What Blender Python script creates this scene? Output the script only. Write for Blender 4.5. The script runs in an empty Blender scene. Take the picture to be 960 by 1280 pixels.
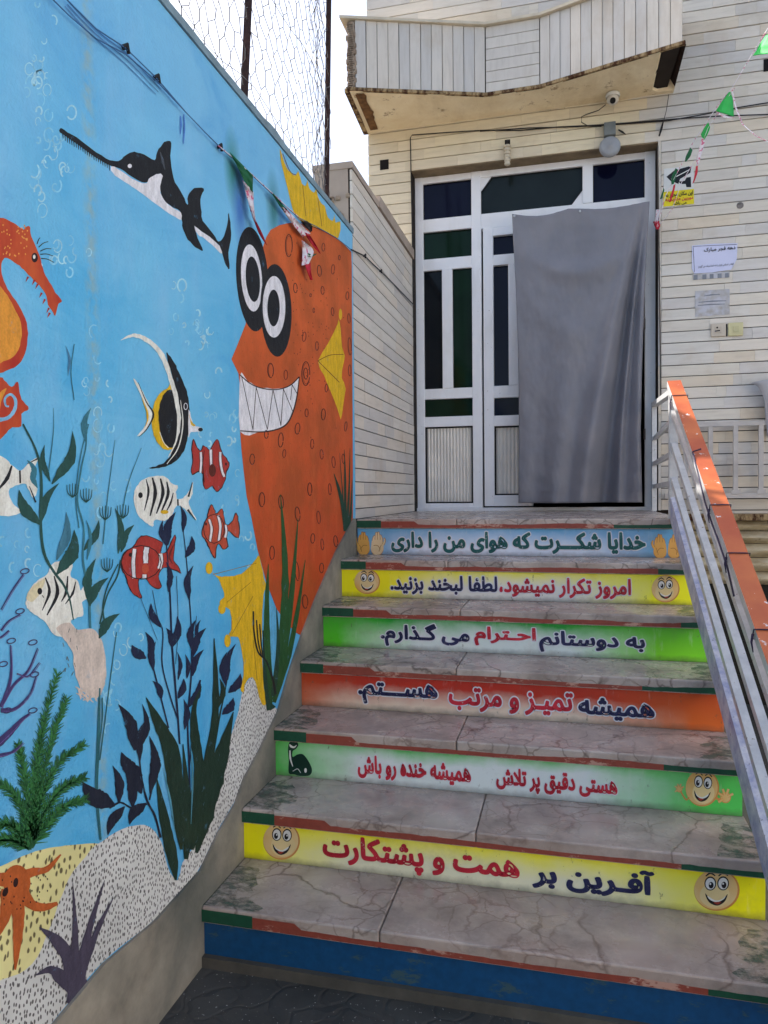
import bpy, bmesh, math, random
from math import sin, cos, pi, radians, sqrt
from mathutils import Vector, Matrix, noise
from mathutils.geometry import tessellate_polygon
random.seed(7)
SC = bpy.context.scene
COL = SC.collection

# ------------------------------------------------------------------ camera
CAM = Vector((0.9976, -3.4171, 0.1237)); YAW, PITCH, ROLL, FPX = 0.2451, -0.0256, -0.0098, 913.16
_f = Vector((-sin(YAW)*cos(PITCH), cos(YAW)*cos(PITCH), sin(PITCH)))
_r = Vector((cos(YAW), sin(YAW), 0)); _u = _r.cross(_f)
RT = _r*cos(ROLL) + _u*sin(ROLL); UP = -_r*sin(ROLL) + _u*cos(ROLL)
cd = bpy.data.cameras.new('camera'); cam = bpy.data.objects.new('camera', cd); COL.objects.link(cam)
cam.matrix_world = Matrix(((RT.x, UP.x, -_f.x, CAM.x), (RT.y, UP.y, -_f.y, CAM.y), (RT.z, UP.z, -_f.z, CAM.z), (0, 0, 0, 1)))
cd.sensor_fit = 'HORIZONTAL'; cd.sensor_width = 36; cd.lens = FPX*36/960
cd.clip_start = 0.02; cd.clip_end = 3000
SC.camera = cam

# ------------------------------------------------------------------ light
SUN_EL, SUN_AZ = 40.0, 18.0       # sun stands to the left (-X), a little behind the facade (+Y)
sd = Vector((-cos(radians(SUN_EL))*cos(radians(SUN_AZ)), cos(radians(SUN_EL))*sin(radians(SUN_AZ)), sin(radians(SUN_EL))))
w = bpy.data.worlds.new('World'); SC.world = w; w.use_nodes = True
nt = w.node_tree; nt.nodes.clear()
sky = nt.nodes.new('ShaderNodeTexSky'); sky.sky_type = 'NISHITA'; sky.sun_disc = False
sky.sun_elevation = radians(SUN_EL); sky.sun_rotation = math.atan2(sd.x, sd.y)
sky.air_density = 1.0; sky.dust_density = 4.5; sky.ozone_density = 1.0
bg = nt.nodes.new('ShaderNodeBackground'); bg.inputs[1].default_value = 0.14
out = nt.nodes.new('ShaderNodeOutputWorld')
nt.links.new(sky.outputs[0], bg.inputs[0]); nt.links.new(bg.outputs[0], out.inputs[0])
sl = bpy.data.lights.new('sun', 'SUN'); sl.energy = 4.0; sl.angle = radians(0.53); sl.color = (1, .95, .87)
so = bpy.data.objects.new('sun', sl); COL.objects.link(so); so.rotation_mode = 'QUATERNION'
so.rotation_quaternion = sd.to_track_quat('Z', 'Y')
SC.view_settings.view_transform = 'Standard'; SC.view_settings.look = 'None'
SC.view_settings.exposure = 1.35; SC.view_settings.gamma = 1

# ------------------------------------------------------------------ helpers
def ray(x, y): return RT*((x-480)/FPX) + UP*((640-y)/FPX) + _f
def on(axis, val, x, y):
    """where the line of sight of photo pixel x,y meets the real plane axis=val"""
    d = ray(x, y); return CAM + d*((val-CAM[axis])/d[axis])
def lin(c): c /= 255.0; return c/12.92 if c <= .04045 else ((c+.055)/1.055)**2.4
def rgb(r, g, b, k=1.0): return (min(lin(r)*k, .95), min(lin(g)*k, .95), min(lin(b)*k, .95), 1)

class N:
    """tiny node-tree writer"""
    def __init__(s, name, rough=.7, spec=.35, metal=0.0):
        s.m = bpy.data.materials.new(name); s.m.use_nodes = True; s.t = s.m.node_tree
        s.b = s.t.nodes['Principled BSDF']; s.b.inputs['Roughness'].default_value = rough
        s.b.inputs['Specular IOR Level'].default_value = spec; s.b.inputs['Metallic'].default_value = metal
    def n(s, typ, **kw):
        nd = s.t.nodes.new(typ)
        for k, v in kw.items():
            if k in ('i',):
                for a, b in v.items():
                    if hasattr(b, 'is_output') or isinstance(b, bpy.types.NodeSocket): s.t.links.new(b, nd.inputs[a])
                    else: nd.inputs[a].default_value = b
            else: setattr(nd, k, v)
        return nd
    def pos(s): return s.n('ShaderNodeNewGeometry').outputs['Position']
    def gen(s): return s.n('ShaderNodeTexCoord').outputs['Generated']
    def obj(s): return s.n('ShaderNodeTexCoord').outputs['Object']
    def scale(s, v, sc):
        return s.n('ShaderNodeVectorMath', operation='MULTIPLY', i={0: v, 1: sc}).outputs[0]
    def noise(s, v, sc, det=4, rough=.55, dist=0.0):
        return s.n('ShaderNodeTexNoise', i={'Vector': v, 'Scale': sc, 'Detail': det, 'Roughness': rough, 'Distortion': dist}).outputs['Fac']
    def ramp(s, f, lo, hi, a=0.0, b=1.0):
        return s.n('ShaderNodeMapRange', i={0: f, 1: lo, 2: hi, 3: a, 4: b}).outputs[0]
    def mix(s, f, a, b, mode='MIX'):
        nd = s.n('ShaderNodeMix', data_type='RGBA', blend_type=mode)
        for k, v in ((0, f), (6, a), (7, b)):
            if isinstance(v, bpy.types.NodeSocket): s.t.links.new(v, nd.inputs[k])
            else: nd.inputs[k].default_value = v
        return nd.outputs[2]
    def math(s, op, a, b=0.0, c=0.0): return s.n('ShaderNodeMath', operation=op, i={0: a, 1: b, 2: c}).outputs[0]
    def color(s, c):
        if isinstance(c, bpy.types.NodeSocket): s.t.links.new(c, s.b.inputs['Base Color'])
        else: s.b.inputs['Base Color'].default_value = c
        return s
    def bump(s, h, strength=.3, dist=.004):
        nd = s.n('ShaderNodeBump', i={'Height': h, 'Strength': strength, 'Distance': dist})
        s.t.links.new(nd.outputs[0], s.b.inputs['Normal']); return s
    def xyz(s, v): return s.n('ShaderNodeSeparateXYZ', i={0: v}).outputs

def plain(name, c, rough=.7, var=.18, sc=9, bump=.15, metal=0, spec=.35):
    m = N(name, rough, spec, metal); p = m.pos()
    n1 = m.noise(p, sc, 5); n2 = m.noise(p, sc*9, 3)
    dark = tuple(x*(1-var) for x in c[:3])+(1,); lite = tuple(min(1, x*(1+var)) for x in c[:3])+(1,)
    m.color(m.mix(m.ramp(n1, .3, .7), dark, lite)); m.bump(n2, bump, .002)
    return m.m
_pc = {}
def paint(r, g, b, k=1.25, rough=.62):
    key = (r, g, b, k)
    if key not in _pc:
        m = N('paint', rough, .3); p = m.pos(); c = rgb(r, g, b, k)
        n1 = m.noise(m.scale(p, (1, 12, 4)), 4, 6, .7); n2 = m.noise(p, 180, 4)
        f = m.math('ADD', m.math('MULTIPLY', n1, .7), m.math('MULTIPLY', n2, .3))
        cc = m.mix(m.ramp(f, .35, .65), tuple(x*.72 for x in c[:3])+(1,), tuple(min(1, x*1.22+.006) for x in c[:3])+(1,))
        cc = m.mix(m.ramp(m.noise(p, 26, 8, .75), .60, .70, 0, .45), cc, rgb(104, 160, 196))
        m.color(cc); m.bump(m.math('ADD', n2, m.math('MULTIPLY', m.noise(p, 40, 6), 1.5)), .4, .0025); _pc[key] = m.m
    return _pc[key]

def mesh_obj(name, verts, faces, mats=None, parent=None, fm=None, smooth=False):
    me = bpy.data.meshes.new(name); me.from_pydata([tuple(v) for v in verts], [], faces)
    if mats is not None:
        for m in (mats if isinstance(mats, (list, tuple)) else [mats]): me.materials.append(m)
    if fm: me.polygons.foreach_set('material_index', fm)
    if smooth: me.polygons.foreach_set('use_smooth', [True]*len(me.polygons))
    me.update()
    o = bpy.data.objects.new(name, me); COL.objects.link(o)
    if parent: o.parent = parent
    return o
def tag(o, label, cat=None, group=None, kind=None):
    if label: o['label'] = label
    if cat: o['category'] = cat
    if group: o['group'] = group
    if kind: o['kind'] = kind
    return o
def empty(name, label, cat, group=None, loc=(0, 0, 0)):
    o = bpy.data.objects.new(name, None); o.empty_display_size = .05; COL.objects.link(o)
    return tag(o, label, cat, group)
_pl = {}
class MB:
    def __init__(s): s.v = []; s.f = []; s.m = []
    def add(s, vs, fs, mi=0):
        o = len(s.v); s.v += [Vector(v) for v in vs]; s.f += [tuple(i+o for i in f) for f in fs]; s.m += [mi]*len(fs)
    def box(s, a, b, mi=0, top=0):
        x0, y0, z0 = a; x1, y1, z1 = b
        s.add([(x0, y0, z0), (x1, y0, z0), (x1, y1, z0), (x0, y1, z0), (x0, y0, z1), (x1, y0, z1), (x1, y1, z1), (x0, y1, z1)],
              [(0, 3, 2, 1), (4, 5, 6, 7), (0, 1, 5, 4), (1, 2, 6, 5), (2, 3, 7, 6), (3, 0, 4, 7)], mi)
    def bbox(s, a, b, r, mi=0):
        """box with chamfered edges"""
        bm = bmesh.new(); bmesh.ops.create_cube(bm, size=1)
        for v in bm.verts: v.co = Vector((a[i]+(v.co[i]+.5)*(b[i]-a[i]) for i in range(3)))
        bmesh.ops.bevel(bm, geom=list(bm.edges), offset=r, segments=2, affect='EDGES', profile=.5)
        bm.verts.index_update()
        s.add([v.co.copy() for v in bm.verts], [tuple(v.index for v in f.verts) for f in bm.faces], mi); bm.free()
    def tube(s, pts, r, n=6, mi=0, close=True):
        pts = [Vector(p) for p in pts]; rs = r if isinstance(r, (list, tuple)) else [r]*len(pts)
        base = len(s.v); up = Vector((0, 0, 1))
        for i, p in enumerate(pts):
            d = (pts[min(i+1, len(pts)-1)]-pts[max(i-1, 0)]).normalized()
            a = d.cross(up if abs(d.z) < .95 else Vector((1, 0, 0))).normalized(); b = d.cross(a)
            for k in range(n):
                t = 2*pi*k/n + pi/4; s.v.append(p+(a*cos(t)+b*sin(t))*rs[i])
        for i in range(len(pts)-1):
            for k in range(n):
                q = base+i*n; s.f.append((q+k, q+(k+1) % n, q+n+(k+1) % n, q+n+k)); s.m.append(mi)
        if close:
            s.f.append(tuple(base+k for k in reversed(range(n)))); s.m.append(mi)
            q = base+(len(pts)-1)*n; s.f.append(tuple(q+k for k in range(n))); s.m.append(mi)
    def bar(s, a, b, w, h, mi=0, side=Vector((1, 0, 0)), mfaces=None):
        """rectangular bar a->b, w across 'side', h across the other way"""
        a = Vector(a); b = Vector(b); d = (b-a).normalized(); sd_ = (side-d*side.dot(d)).normalized(); u = sd_.cross(d)
        vs = []
        for p in (a, b):
            for i, j in ((-1, -1), (1, -1), (1, 1), (-1, 1)): vs.append(p+sd_*(i*w/2)+u*(j*h/2))
        o = len(s.v); fs = [(0, 1, 5, 4), (1, 2, 6, 5), (2, 3, 7, 6), (3, 0, 4, 7), (3, 2, 1, 0), (4, 5, 6, 7)]
        s.v += vs; s.f += [tuple(i+o for i in f) for f in fs]; s.m += (mfaces or [mi]*6)
    def lathe(s, c, prof, axis='z', n=20, mi=0):
        c = Vector(c); base = len(s.v)
        for r, h in prof:
            for k in range(n):
                t = 2*pi*k/n; a, b = r*cos(t), r*sin(t)
                s.v.append(c+(Vector((a, b, h)) if axis == 'z' else Vector((a, h, b)) if axis == 'y' else Vector((h, a, b))))
        for i in range(len(prof)-1):
            for k in range(n):
                q = base+i*n; s.f.append((q+k, q+(k+1) % n, q+n+(k+1) % n, q+n+k)); s.m.append(mi)
    def build(s, name, mats, parent=None, smooth=False): return mesh_obj(name, s.v, s.f, mats, parent, s.m, smooth)
def boxo(name, a, b, mat, parent=None, r=0):
    m = MB(); m.bbox(a, b, r) if r else m.box(a, b); return m.build(name, mat, parent)

# unit cube shared by all tiles
_cube = {}
def piece(name, a, b, mat, parent):
    """one tile/board: shared unit-cube mesh, scaled object"""
    if mat.name not in _cube:
        vs = [(x, y, z) for z in (0, 1) for y in (0, 1) for x in (0, 1)]
        me = bpy.data.meshes.new(name); me.from_pydata(vs, [], [(0, 2, 3, 1), (4, 5, 7, 6), (0, 1, 5, 4), (1, 3, 7, 5), (3, 2, 6, 7), (2, 0, 4, 6)])
        me.materials.append(mat); _cube[mat.name] = me
    o = bpy.data.objects.new(name, _cube[mat.name]); COL.objects.link(o); o.parent = parent
    o.location = a; o.scale = tuple(b[i]-a[i] for i in range(3)); return o

# ------------------------------------------------------------------ flat paint on real planes
def catmull(pts, n=5, closed=True):
    P = [Vector((p[0], p[1])) for p in pts]; L = len(P); o = []
    rng = range(L) if closed else range(L-1)
    for i in rng:
        p0 = P[(i-1) % L] if closed or i > 0 else P[0]*2-P[1]; p1 = P[i]; p2 = P[(i+1) % L]
        p3 = P[(i+2) % L] if closed or i+2 < L else P[-1]*2-P[-2]
        for k in range(n):
            t = k/n
            o.append(.5*((2*p1)+(p2-p0)*t+(2*p0-5*p1+4*p2-p3)*t*t+(3*p1-p0-3*p2+p3)*t*t*t))
    if not closed: o.append(P[-1])
    return o
LAY = [0]
class Decal:
    """paint/print on a plane; shapes are given in photo pixels and laid on the plane that carries them"""
    def __init__(s, axis, val, sign): s.ax = axis; s.val = val; s.sg = sign; s.v = []; s.f = []; s.m = []; s.mats = []; s.lift = .0010
    def P(s, q):
        v = on(s.ax, s.val, q[0], q[1]) if len(q) == 2 else Vector(q); return v
    def _put(s, vs, fs, mat):
        if not s.flat: LAY[0] += 1
        step = .000003 if s.ax == 0 else .00001
        s.q += 1; off = .0004+(LAY[0] if s.ax == 0 else s.q)*step+(s.q % 5)*(.0000008 if s.flat else 0)
        if mat not in s.mats: s.mats.append(mat)
        mi = s.mats.index(mat); o = len(s.v)
        for v in vs: v = v.copy(); v[s.ax] = s.val+s.sg*off; s.v.append(v)
        s.f += [tuple(i+o for i in f) for f in fs]; s.m += [mi]*len(fs)
    k = 0.0; q = 0; flat = False
    def poly(s, pts, mat, smooth=True, n=4):
        q = catmull(pts, n) if smooth else [Vector(p) for p in pts]
        if s.ax == 0: q = [v+Vector((noise.noise(Vector((v.x*.45, v.y*.45, 1))), noise.noise(Vector((v.x*.45, v.y*.45, 7)))))*(1.1 if v.x < 436 else 0) for v in q]
        q2 = [Vector((a[0], a[1], 0)) for a in q]
        tr = tessellate_polygon([q2])
        s._put([s.P((a[0], a[1])) for a in q], [tuple(t) for t in tr], mat)
    def stroke(s, pts, wd, mat, smooth=True, n=5):
        q = catmull(pts, n, False) if smooth and len(pts) > 2 else [Vector(p) for p in pts]
        L = len(q); wl = wd if isinstance(wd, (list, tuple)) else [wd]
        vs = []
        for i, p in enumerate(q):
            d = (q[min(i+1, L-1)]-q[max(i-1, 0)]); d = d.normalized() if d.length > 1e-6 else Vector((1, 0))
            nn = Vector((-d.y, d.x)); t = i/(L-1)*(len(wl)-1); j = min(int(t), len(wl)-2) if len(wl) > 1 else 0
            ww = wl[0] if len(wl) == 1 else wl[j]+(wl[j+1]-wl[j])*(t-j)
            if s.ax == 0 and ww > 2: ww *= 1+.22*noise.noise(Vector((p.x*.35, p.y*.35, 4)))
            for sg in (-1, 1): vs.append(s.P((p.x+nn.x*sg*ww/2, p.y+nn.y*sg*ww/2)))
        s._put(vs, [(2*i, 2*i+1, 2*i+3, 2*i+2) for i in range(L-1)], mat)
    def ell(s, cx, cy, rx, ry, mat, tilt=0, n=24, a0=0, a1=360):
        t = radians(tilt)
        pts = [(cx+rx*cos(a)*cos(t)-ry*sin(a)*sin(t), cy+rx*cos(a)*sin(t)+ry*sin(a)*cos(t)) for a in [radians(a0+(a1-a0)*i/n) for i in range(n)]]
        s._put([s.P(q) for q in pts], [tuple(range(n))], mat)
    def ring(s, cx, cy, rx, ry, wd, mat, tilt=0, a0=0, a1=360, n=16):
        t = radians(tilt)
        pts = [(cx+rx*cos(a)*cos(t)-ry*sin(a)*sin(t), cy+rx*cos(a)*sin(t)+ry*sin(a)*cos(t)) for a in [radians(a0+(a1-a0)*i/n) for i in range(n+1)]]
        s.stroke(pts, wd, mat, smooth=False)
    def leaf(s, base, tip, wd, mat, bend=.12):
        b = Vector(base); t = Vector(tip); d = t-b; nn = Vector((-d.y, d.x)).normalized()
        c = (b+t)/2+nn*d.length*bend
        pts = [b, (b+c)/2*.98+(b+c)/2*.02, c, (c+t)/2+nn*d.length*bend*.25, t]
        s.stroke(pts, [wd*.12, wd*.8, wd, wd*.6, .3], mat)
    def build(s, name, parent, label=None):
        o = mesh_obj(name, s.v, s.f, s.mats, parent, s.m); n = Vector((0, 0, 0)); n[s.ax] = s.sg
        me = o.data
        flip = [p.index for p in me.polygons if p.normal.dot(n) < 0]
        if flip:
            bm = bmesh.new(); bm.from_mesh(me); bm.faces.ensure_lookup_table()
            bmesh.ops.reverse_faces(bm, faces=[bm.faces[i] for i in flip]); bm.to_mesh(me); bm.free()
        if label: o['label'] = label
        return o

# Arabic-script shaping (joined letter forms, written right to left)
FORMS = {'ا': 'FE8D FE8E 0 0', 'آ': 'FE81 FE82 0 0', 'ب': 'FE8F FE90 FE91 FE92', 'پ': 'FB56 FB57 FB58 FB59', 'ت': 'FE95 FE96 FE97 FE98', 'ث': 'FE99 FE9A FE9B FE9C',
 'ج': 'FE9D FE9E FE9F FEA0', 'ح': 'FEA1 FEA2 FEA3 FEA4', 'خ': 'FEA5 FEA6 FEA7 FEA8', 'د': 'FEA9 FEAA 0 0', 'ذ': 'FEAB FEAC 0 0', 'ر': 'FEAD FEAE 0 0', 'ز': 'FEAF FEB0 0 0',
 'س': 'FEB1 FEB2 FEB3 FEB4', 'ش': 'FEB5 FEB6 FEB7 FEB8', 'ص': 'FEB9 FEBA FEBB FEBC', 'ط': 'FEC1 FEC2 FEC3 FEC4', 'ع': 'FEC9 FECA FECB FECC', 'ف': 'FED1 FED2 FED3 FED4', 'ق': 'FED5 FED6 FED7 FED8',
 'ک': 'FB8E FB8F FB90 FB91', 'گ': 'FB92 FB93 FB94 FB95', 'ل': 'FEDD FEDE FEDF FEE0', 'م': 'FEE1 FEE2 FEE3 FEE4', 'ن': 'FEE5 FEE6 FEE7 FEE8', 'ه': 'FEE9 FEEA FEEB FEEC', 'و': 'FEED FEEE 0 0',
 'ی': 'FBFC FBFD FBFE FBFF', 'ـ': '640 640 640 640'}
FORMS = {k: [int(x, 16) for x in v.split()] for k, v in FORMS.items()}
def shape(t):
    o = []
    for i, ch in enumerate(t):
        if ch not in FORMS: o.append(ch); continue
        F = FORMS[ch]
        prev = i > 0 and t[i-1] in FORMS and FORMS[t[i-1]][2] != 0
        nxt = i+1 < len(t) and t[i+1] in FORMS and F[2] != 0
        if ch == 'ل' and i+1 < len(t) and t[i+1] == 'ا':
            o.append(chr(0xFEFC if prev else 0xFEFB)); continue
        if ch == 'ا' and i > 0 and t[i-1] == 'ل': continue
        o.append(chr(F[3] if prev and nxt else F[1] if prev else F[2] if nxt else F[0]))
    return ''.join(reversed(o))
_T2 = {}
def text2d(t, bold=.012):
    """outlines of the shaped text, every contour filled on its own so overlapping strokes stay solid"""
    if t not in _T2:
        cu = bpy.data.curves.new('lettering', 'FONT'); cu.body = shape(t)
        o = bpy.data.objects.new('lettering', cu); COL.objects.link(o); bpy.context.view_layer.update()
        c2 = o.to_curve(bpy.context.evaluated_depsgraph_get()); loops = []
        for sp in c2.splines:
            bp_ = sp.bezier_points; L = len(bp_); q = []
            for i in range(L):
                a, b = bp_[i], bp_[(i+1) % L]
                for k in range(4):
                    u = k/4; q.append((a.co*(1-u)**3+a.handle_right*3*u*(1-u)**2+b.handle_left*3*u*u*(1-u)+b.co*u**3).to_2d())
            cl = []
            for v in q:
                if not cl or (v-cl[-1]).length > 1e-4: cl.append(v)
            if (cl[0]-cl[-1]).length < 1e-4: cl.pop()
            if len(cl) > 2: loops.append(cl)
        o.to_curve_clear(); bpy.data.objects.remove(o); bpy.data.curves.remove(cu); _T2[t] = loops
    loops = _T2[t]
    ar = lambda c: sum(c[i-1].x*c[i].y-c[i].x*c[i-1].y for i in range(len(c)))/2
    def grow(c, sg):
        L = len(c); o = []
        for i in range(L):
            d1 = (c[i]-c[i-1]).normalized(); d2 = (c[(i+1) % L]-c[i]).normalized(); n = Vector((d1.y+d2.y, -d1.x-d2.x))
            n = n.normalized() if n.length > 1e-6 else Vector((d1.y, -d1.x)); o.append(c[i]+n*bold*sg)
        return o
    def inside(pt, c):
        r = False
        for i in range(len(c)):
            a, b = c[i-1], c[i]
            if (a.y > pt.y) != (b.y > pt.y) and pt.x < (b.x-a.x)*(pt.y-a.y)/(b.y-a.y)+a.x: r = not r
        return r
    holder = {}
    for k, c in enumerate(loops):
        for k2, o2 in enumerate(loops):
            if k2 != k and ar(o2)*ar(c) < 0 and abs(ar(o2)) > abs(ar(c)) and all(inside(v, o2) for v in c[::3]): holder[k] = k2
    vs, fs, isl = [], [], []
    def put(flat_, tris, k):
        o = len(vs); vs.extend(v.to_3d() for v in flat_); isl.extend([k]*len(flat_))
        for f in tris:
            a, b, c_ = (flat_[i] for i in f[:3]); cr = (b-a).cross(c_-a)
            if abs(cr) < 1e-10: continue
            fs.append(tuple(i+o for i in (f if cr > 0 else tuple(reversed(f)))))
    for k, c in enumerate(loops):
        if k in holder: continue
        hs = [loops[h] for h in holder if holder[h] == k]
        polys = [c]+hs; flat_ = [v for p_ in polys for v in p_]
        put(flat_, [f for f in tessellate_polygon([[v.to_3d() for v in p_] for p_ in polys]) if len(set(f)) == 3], k*2)
        if bold > 0:
            for p_, own in [(c, 1)]+[(h, -.75) for h in hs]:
                sg = (1 if ar(p_) > 0 else -1)*own; g_ = grow(p_, sg); L = len(p_)
                for i in range(L):
                    q0, q1, g1, g0 = p_[i], p_[(i+1) % L], g_[(i+1) % L], g_[i]
                    put([q0, q1, g1, g0], [(0, 1, 2), (0, 2, 3)], k*2+1)
    return vs, fs, isl
def lettering(name, t, ax, val, sg, x0, x1, z0, z1, mat, parent, bold=.012, lift=.0016, halo=None, label=None):
    """letters on the plane y=val (ax=1), filling x0..x1, z0..z1"""
    vs, fs, isl = text2d(t, 0); X = [v.x for v in vs]; Y = [v.y for v in vs]
    bx = (min(X), max(X), min(Y), max(Y)); VV = []; FF = []; MM = []
    for bd, lf, mi in ([(bold+.05, lift-.0005, 1)] if halo else [])+[(bold, lift, 0)]:
        vs, fs, isl = text2d(t, bd); o = len(VV)
        for v, k in zip(vs, isl):
            x = x0+(v.x-bx[0])/(bx[1]-bx[0])*(x1-x0); z = z0+(v.y-bx[2])/(bx[3]-bx[2])*(z1-z0)
            VV.append(Vector((x, val+sg*(lf+(k % 5)*.00006), z)))
        FF += [tuple(i+o for i in f) for f in fs]; MM += [mi]*len(fs)
    ob = mesh_obj(name, VV, FF, [mat]+([halo] if halo else []), parent, MM)
    if label: ob['label'] = label
    return ob

# ------------------------------------------------------------------ materials
def tile_mat(name, tones, rough=.55, sx=(3, 3, 22)):
    m = N(name, rough, .4); p = m.pos(); rnd = m.n('ShaderNodeObjectInfo').outputs['Random']
    cr = m.n('ShaderNodeValToRGB'); m.t.links.new(rnd, cr.inputs[0]); cr.color_ramp.interpolation = 'CONSTANT'
    el = cr.color_ramp.elements
    for i, c in enumerate(tones):
        e = el[i] if i < 2 else el.new(i/len(tones)); e.position = i/len(tones); e.color = c
    p2 = m.n('ShaderNodeVectorMath', operation='ADD', i={0: m.scale(p, sx), 1: m.n('ShaderNodeCombineXYZ', i={0: m.math('MULTIPLY', rnd, 37.0), 1: rnd, 2: rnd}).outputs[0]}).outputs[0]
    n1 = m.noise(p2, 1.6, 6, .65, .6); n2 = m.noise(p, 160, 3)
    c = m.mix(m.ramp(n1, .35, .7), cr.outputs[0], rgb(150, 138, 122)); c = m.mix(m.ramp(n1, .3, .85, 0, .35), cr.outputs[0], c)
    c = m.mix(m.ramp(m.noise(p, 3.1, 6, .6), .55, .8, 0, .45), c, rgb(176, 150, 112))
    m.color(c); m.bump(n2, .18, .002); return m.m
T_FAC = tile_mat('facade_stone', [rgb(*c_) for c_ in ((220, 211, 195), (214, 206, 192), (224, 214, 198), (208, 201, 190), (216, 210, 199), (220, 206, 184), (212, 206, 198), (222, 213, 199), (207, 201, 193), (217, 208, 193))])
T_CRM = tile_mat('cream_stone', [rgb(232, 219, 188), rgb(226, 213, 184), rgb(230, 217, 190), rgb(220, 207, 180)])  # creamier tile tones for the rows under the balcony and the left pier
T_SID = tile_mat('side_stone', [rgb(222, 214, 202), rgb(214, 207, 197), rgb(206, 199, 191), rgb(220, 208, 192)])
T_BAL = tile_mat('board_stone', [rgb(216, 209, 198), rgb(211, 204, 194), rgb(219, 210, 197), rgb(206, 201, 194)], sx=(22, 6, 3))
GROUT = plain('dark_grout', rgb(40, 32, 26), .95, .3)
CEM = N('bare_cement', .9, .2); _p = CEM.pos(); _n = CEM.noise(_p, 5, 8, .65)
CEM.color(CEM.mix(CEM.ramp(CEM.noise(_p, 2.2, 5), .4, .65, 0, .6), CEM.mix(CEM.ramp(_n, .3, .7), rgb(108, 104, 95), rgb(172, 163, 146)), rgb(84, 92, 88)))
CEM.bump(CEM.noise(_p, 60, 6), .5, .004); CEM = CEM.m
ROUGH = N('rough_cement', .95, .2); _p = ROUGH.pos()
ROUGH.color(ROUGH.mix(ROUGH.ramp(ROUGH.noise(_p, 14, 8, .7), .35, .65), rgb(112, 92, 76), rgb(178, 160, 140))); ROUGH.bump(ROUGH.noise(_p, 45, 8, .7), 1, .012); ROUGH = ROUGH.m
PARAP = plain('parapet_render', rgb(172, 156, 142), .9, .14, 6, .4)
WHITE = N('white_frame_paint', .45, .4); _p = WHITE.pos()
_c = WHITE.mix(WHITE.ramp(WHITE.noise(WHITE.scale(_p, (1, 1, .35)), 9, 6, .6), .5, .78, 0, .35), rgb(240, 240, 242), rgb(206, 200, 190))
_c = WHITE.mix(WHITE.ramp(WHITE.noise(_p, 75, 3, .5), .73, .76, 0, .85), _c, rgb(96, 70, 52)); WHITE.color(_c); WHITE = WHITE.m
RAILW = N('rail_paint', .36, .5, .25); _p = RAILW.pos()
_c = RAILW.mix(RAILW.ramp(RAILW.noise(_p, 14, 8, .7), .4, .62), rgb(204, 205, 205), rgb(184, 186, 188))
_c = RAILW.mix(RAILW.ramp(RAILW.noise(_p, 60, 5, .6), .66, .7, 0, .8), _c, rgb(120, 96, 78)); RAILW.color(_c); RAILW.bump(RAILW.noise(_p, 60, 5, .6), .4, .002); RAILW = RAILW.m
RAILB = N('stringer_paint', .45, .4); _p = RAILB.pos()
_c = RAILB.mix(RAILB.ramp(RAILB.noise(_p, 16, 7, .7), .38, .6), rgb(200, 203, 212), rgb(146, 153, 186))
_c = RAILB.mix(RAILB.ramp(RAILB.noise(_p, 70, 5, .6), .64, .68, 0, .8), _c, rgb(78, 74, 86)); RAILB.color(_c); RAILB.bump(RAILB.noise(_p, 60, 5, .6), .4, .002); RAILB = RAILB.m
ORANGE = N('handrail_paint', .5, .45); _p = ORANGE.pos(); _n = ORANGE.noise(_p, 24, 8, .7)
_c = ORANGE.mix(ORANGE.ramp(ORANGE.noise(_p, 6, 3), .35, .65), rgb(170, 84, 52), rgb(192, 108, 62))
_c = ORANGE.mix(ORANGE.ramp(ORANGE.math('ADD', _n, ORANGE.math('MULTIPLY', ORANGE.ramp(ORANGE.noise(ORANGE.scale(_p, (.2, 1, 1)), 5, 2), .62, .72), .16)), .635, .65), _c, rgb(214, 214, 216)); ORANGE.color(_c); ORANGE.bump(_n, .3, .002); ORANGE = ORANGE.m
def glass(name, c, rough=.07):
    m = N(name, rough, .16); p = m.pos(); m.color(m.mix(m.ramp(m.noise(p, 5, 4), .3, .7, 0, .4), c, tuple(x*1.8+.002 for x in c[:3])+(1,))); m.bump(m.noise(p, 3, 2), .05, .01); return m.m
G_NAVY = glass('navy_glass', (.003, .004, .016, 1)); G_GREEN = glass('green_glass', (.003, .016, .007, 1)); G_DARK = glass('smoked_glass', (.012, .018, .019, 1), .12); G_BLACK = glass('black_glass', (.004, .006, .009, 1))
BLACK = plain('black_rubber', rgb(20, 18, 18), .7, .2); CABLE = plain('black_cable', rgb(30, 26, 26), .6, .2)
RUSTY = N('rusty_steel', .85, .3); _p = RUSTY.pos(); RUSTY.color(RUSTY.mix(RUSTY.ramp(RUSTY.noise(_p, 30, 6), .35, .65), rgb(34, 20, 22), rgb(64, 40, 34))); RUSTY.bump(RUSTY.noise(_p, 80, 5), .5, .003); RUSTY = RUSTY.m
RIB = plain('ribbed_panel', rgb(232, 226, 216), .5, .08, 6, .05)
CREAM = N('soffit_plaster', .85, .25); _p = CREAM.pos(); _n = CREAM.noise(_p, 5, 8, .7, .4)
_c = CREAM.mix(CREAM.ramp(_n, .35, .7), rgb(248, 234, 202), rgb(234, 214, 174)); _c = CREAM.mix(CREAM.ramp(CREAM.noise(_p, 7, 10, .8), .58, .63, 0, .75), _c, rgb(140, 104, 62)); _c = CREAM.mix(CREAM.ramp(CREAM.noise(CREAM.scale(_p, (1, .5, 1)), 3, 8, .7), .45, .7, 0, .55), _c, rgb(190, 166, 122)); CREAM.color(_c); CREAM.bump(_n, .5, .01); CREAM = CREAM.m
CREAM2 = N('moulding_paint', .8, .25); _p = CREAM2.pos()
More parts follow.
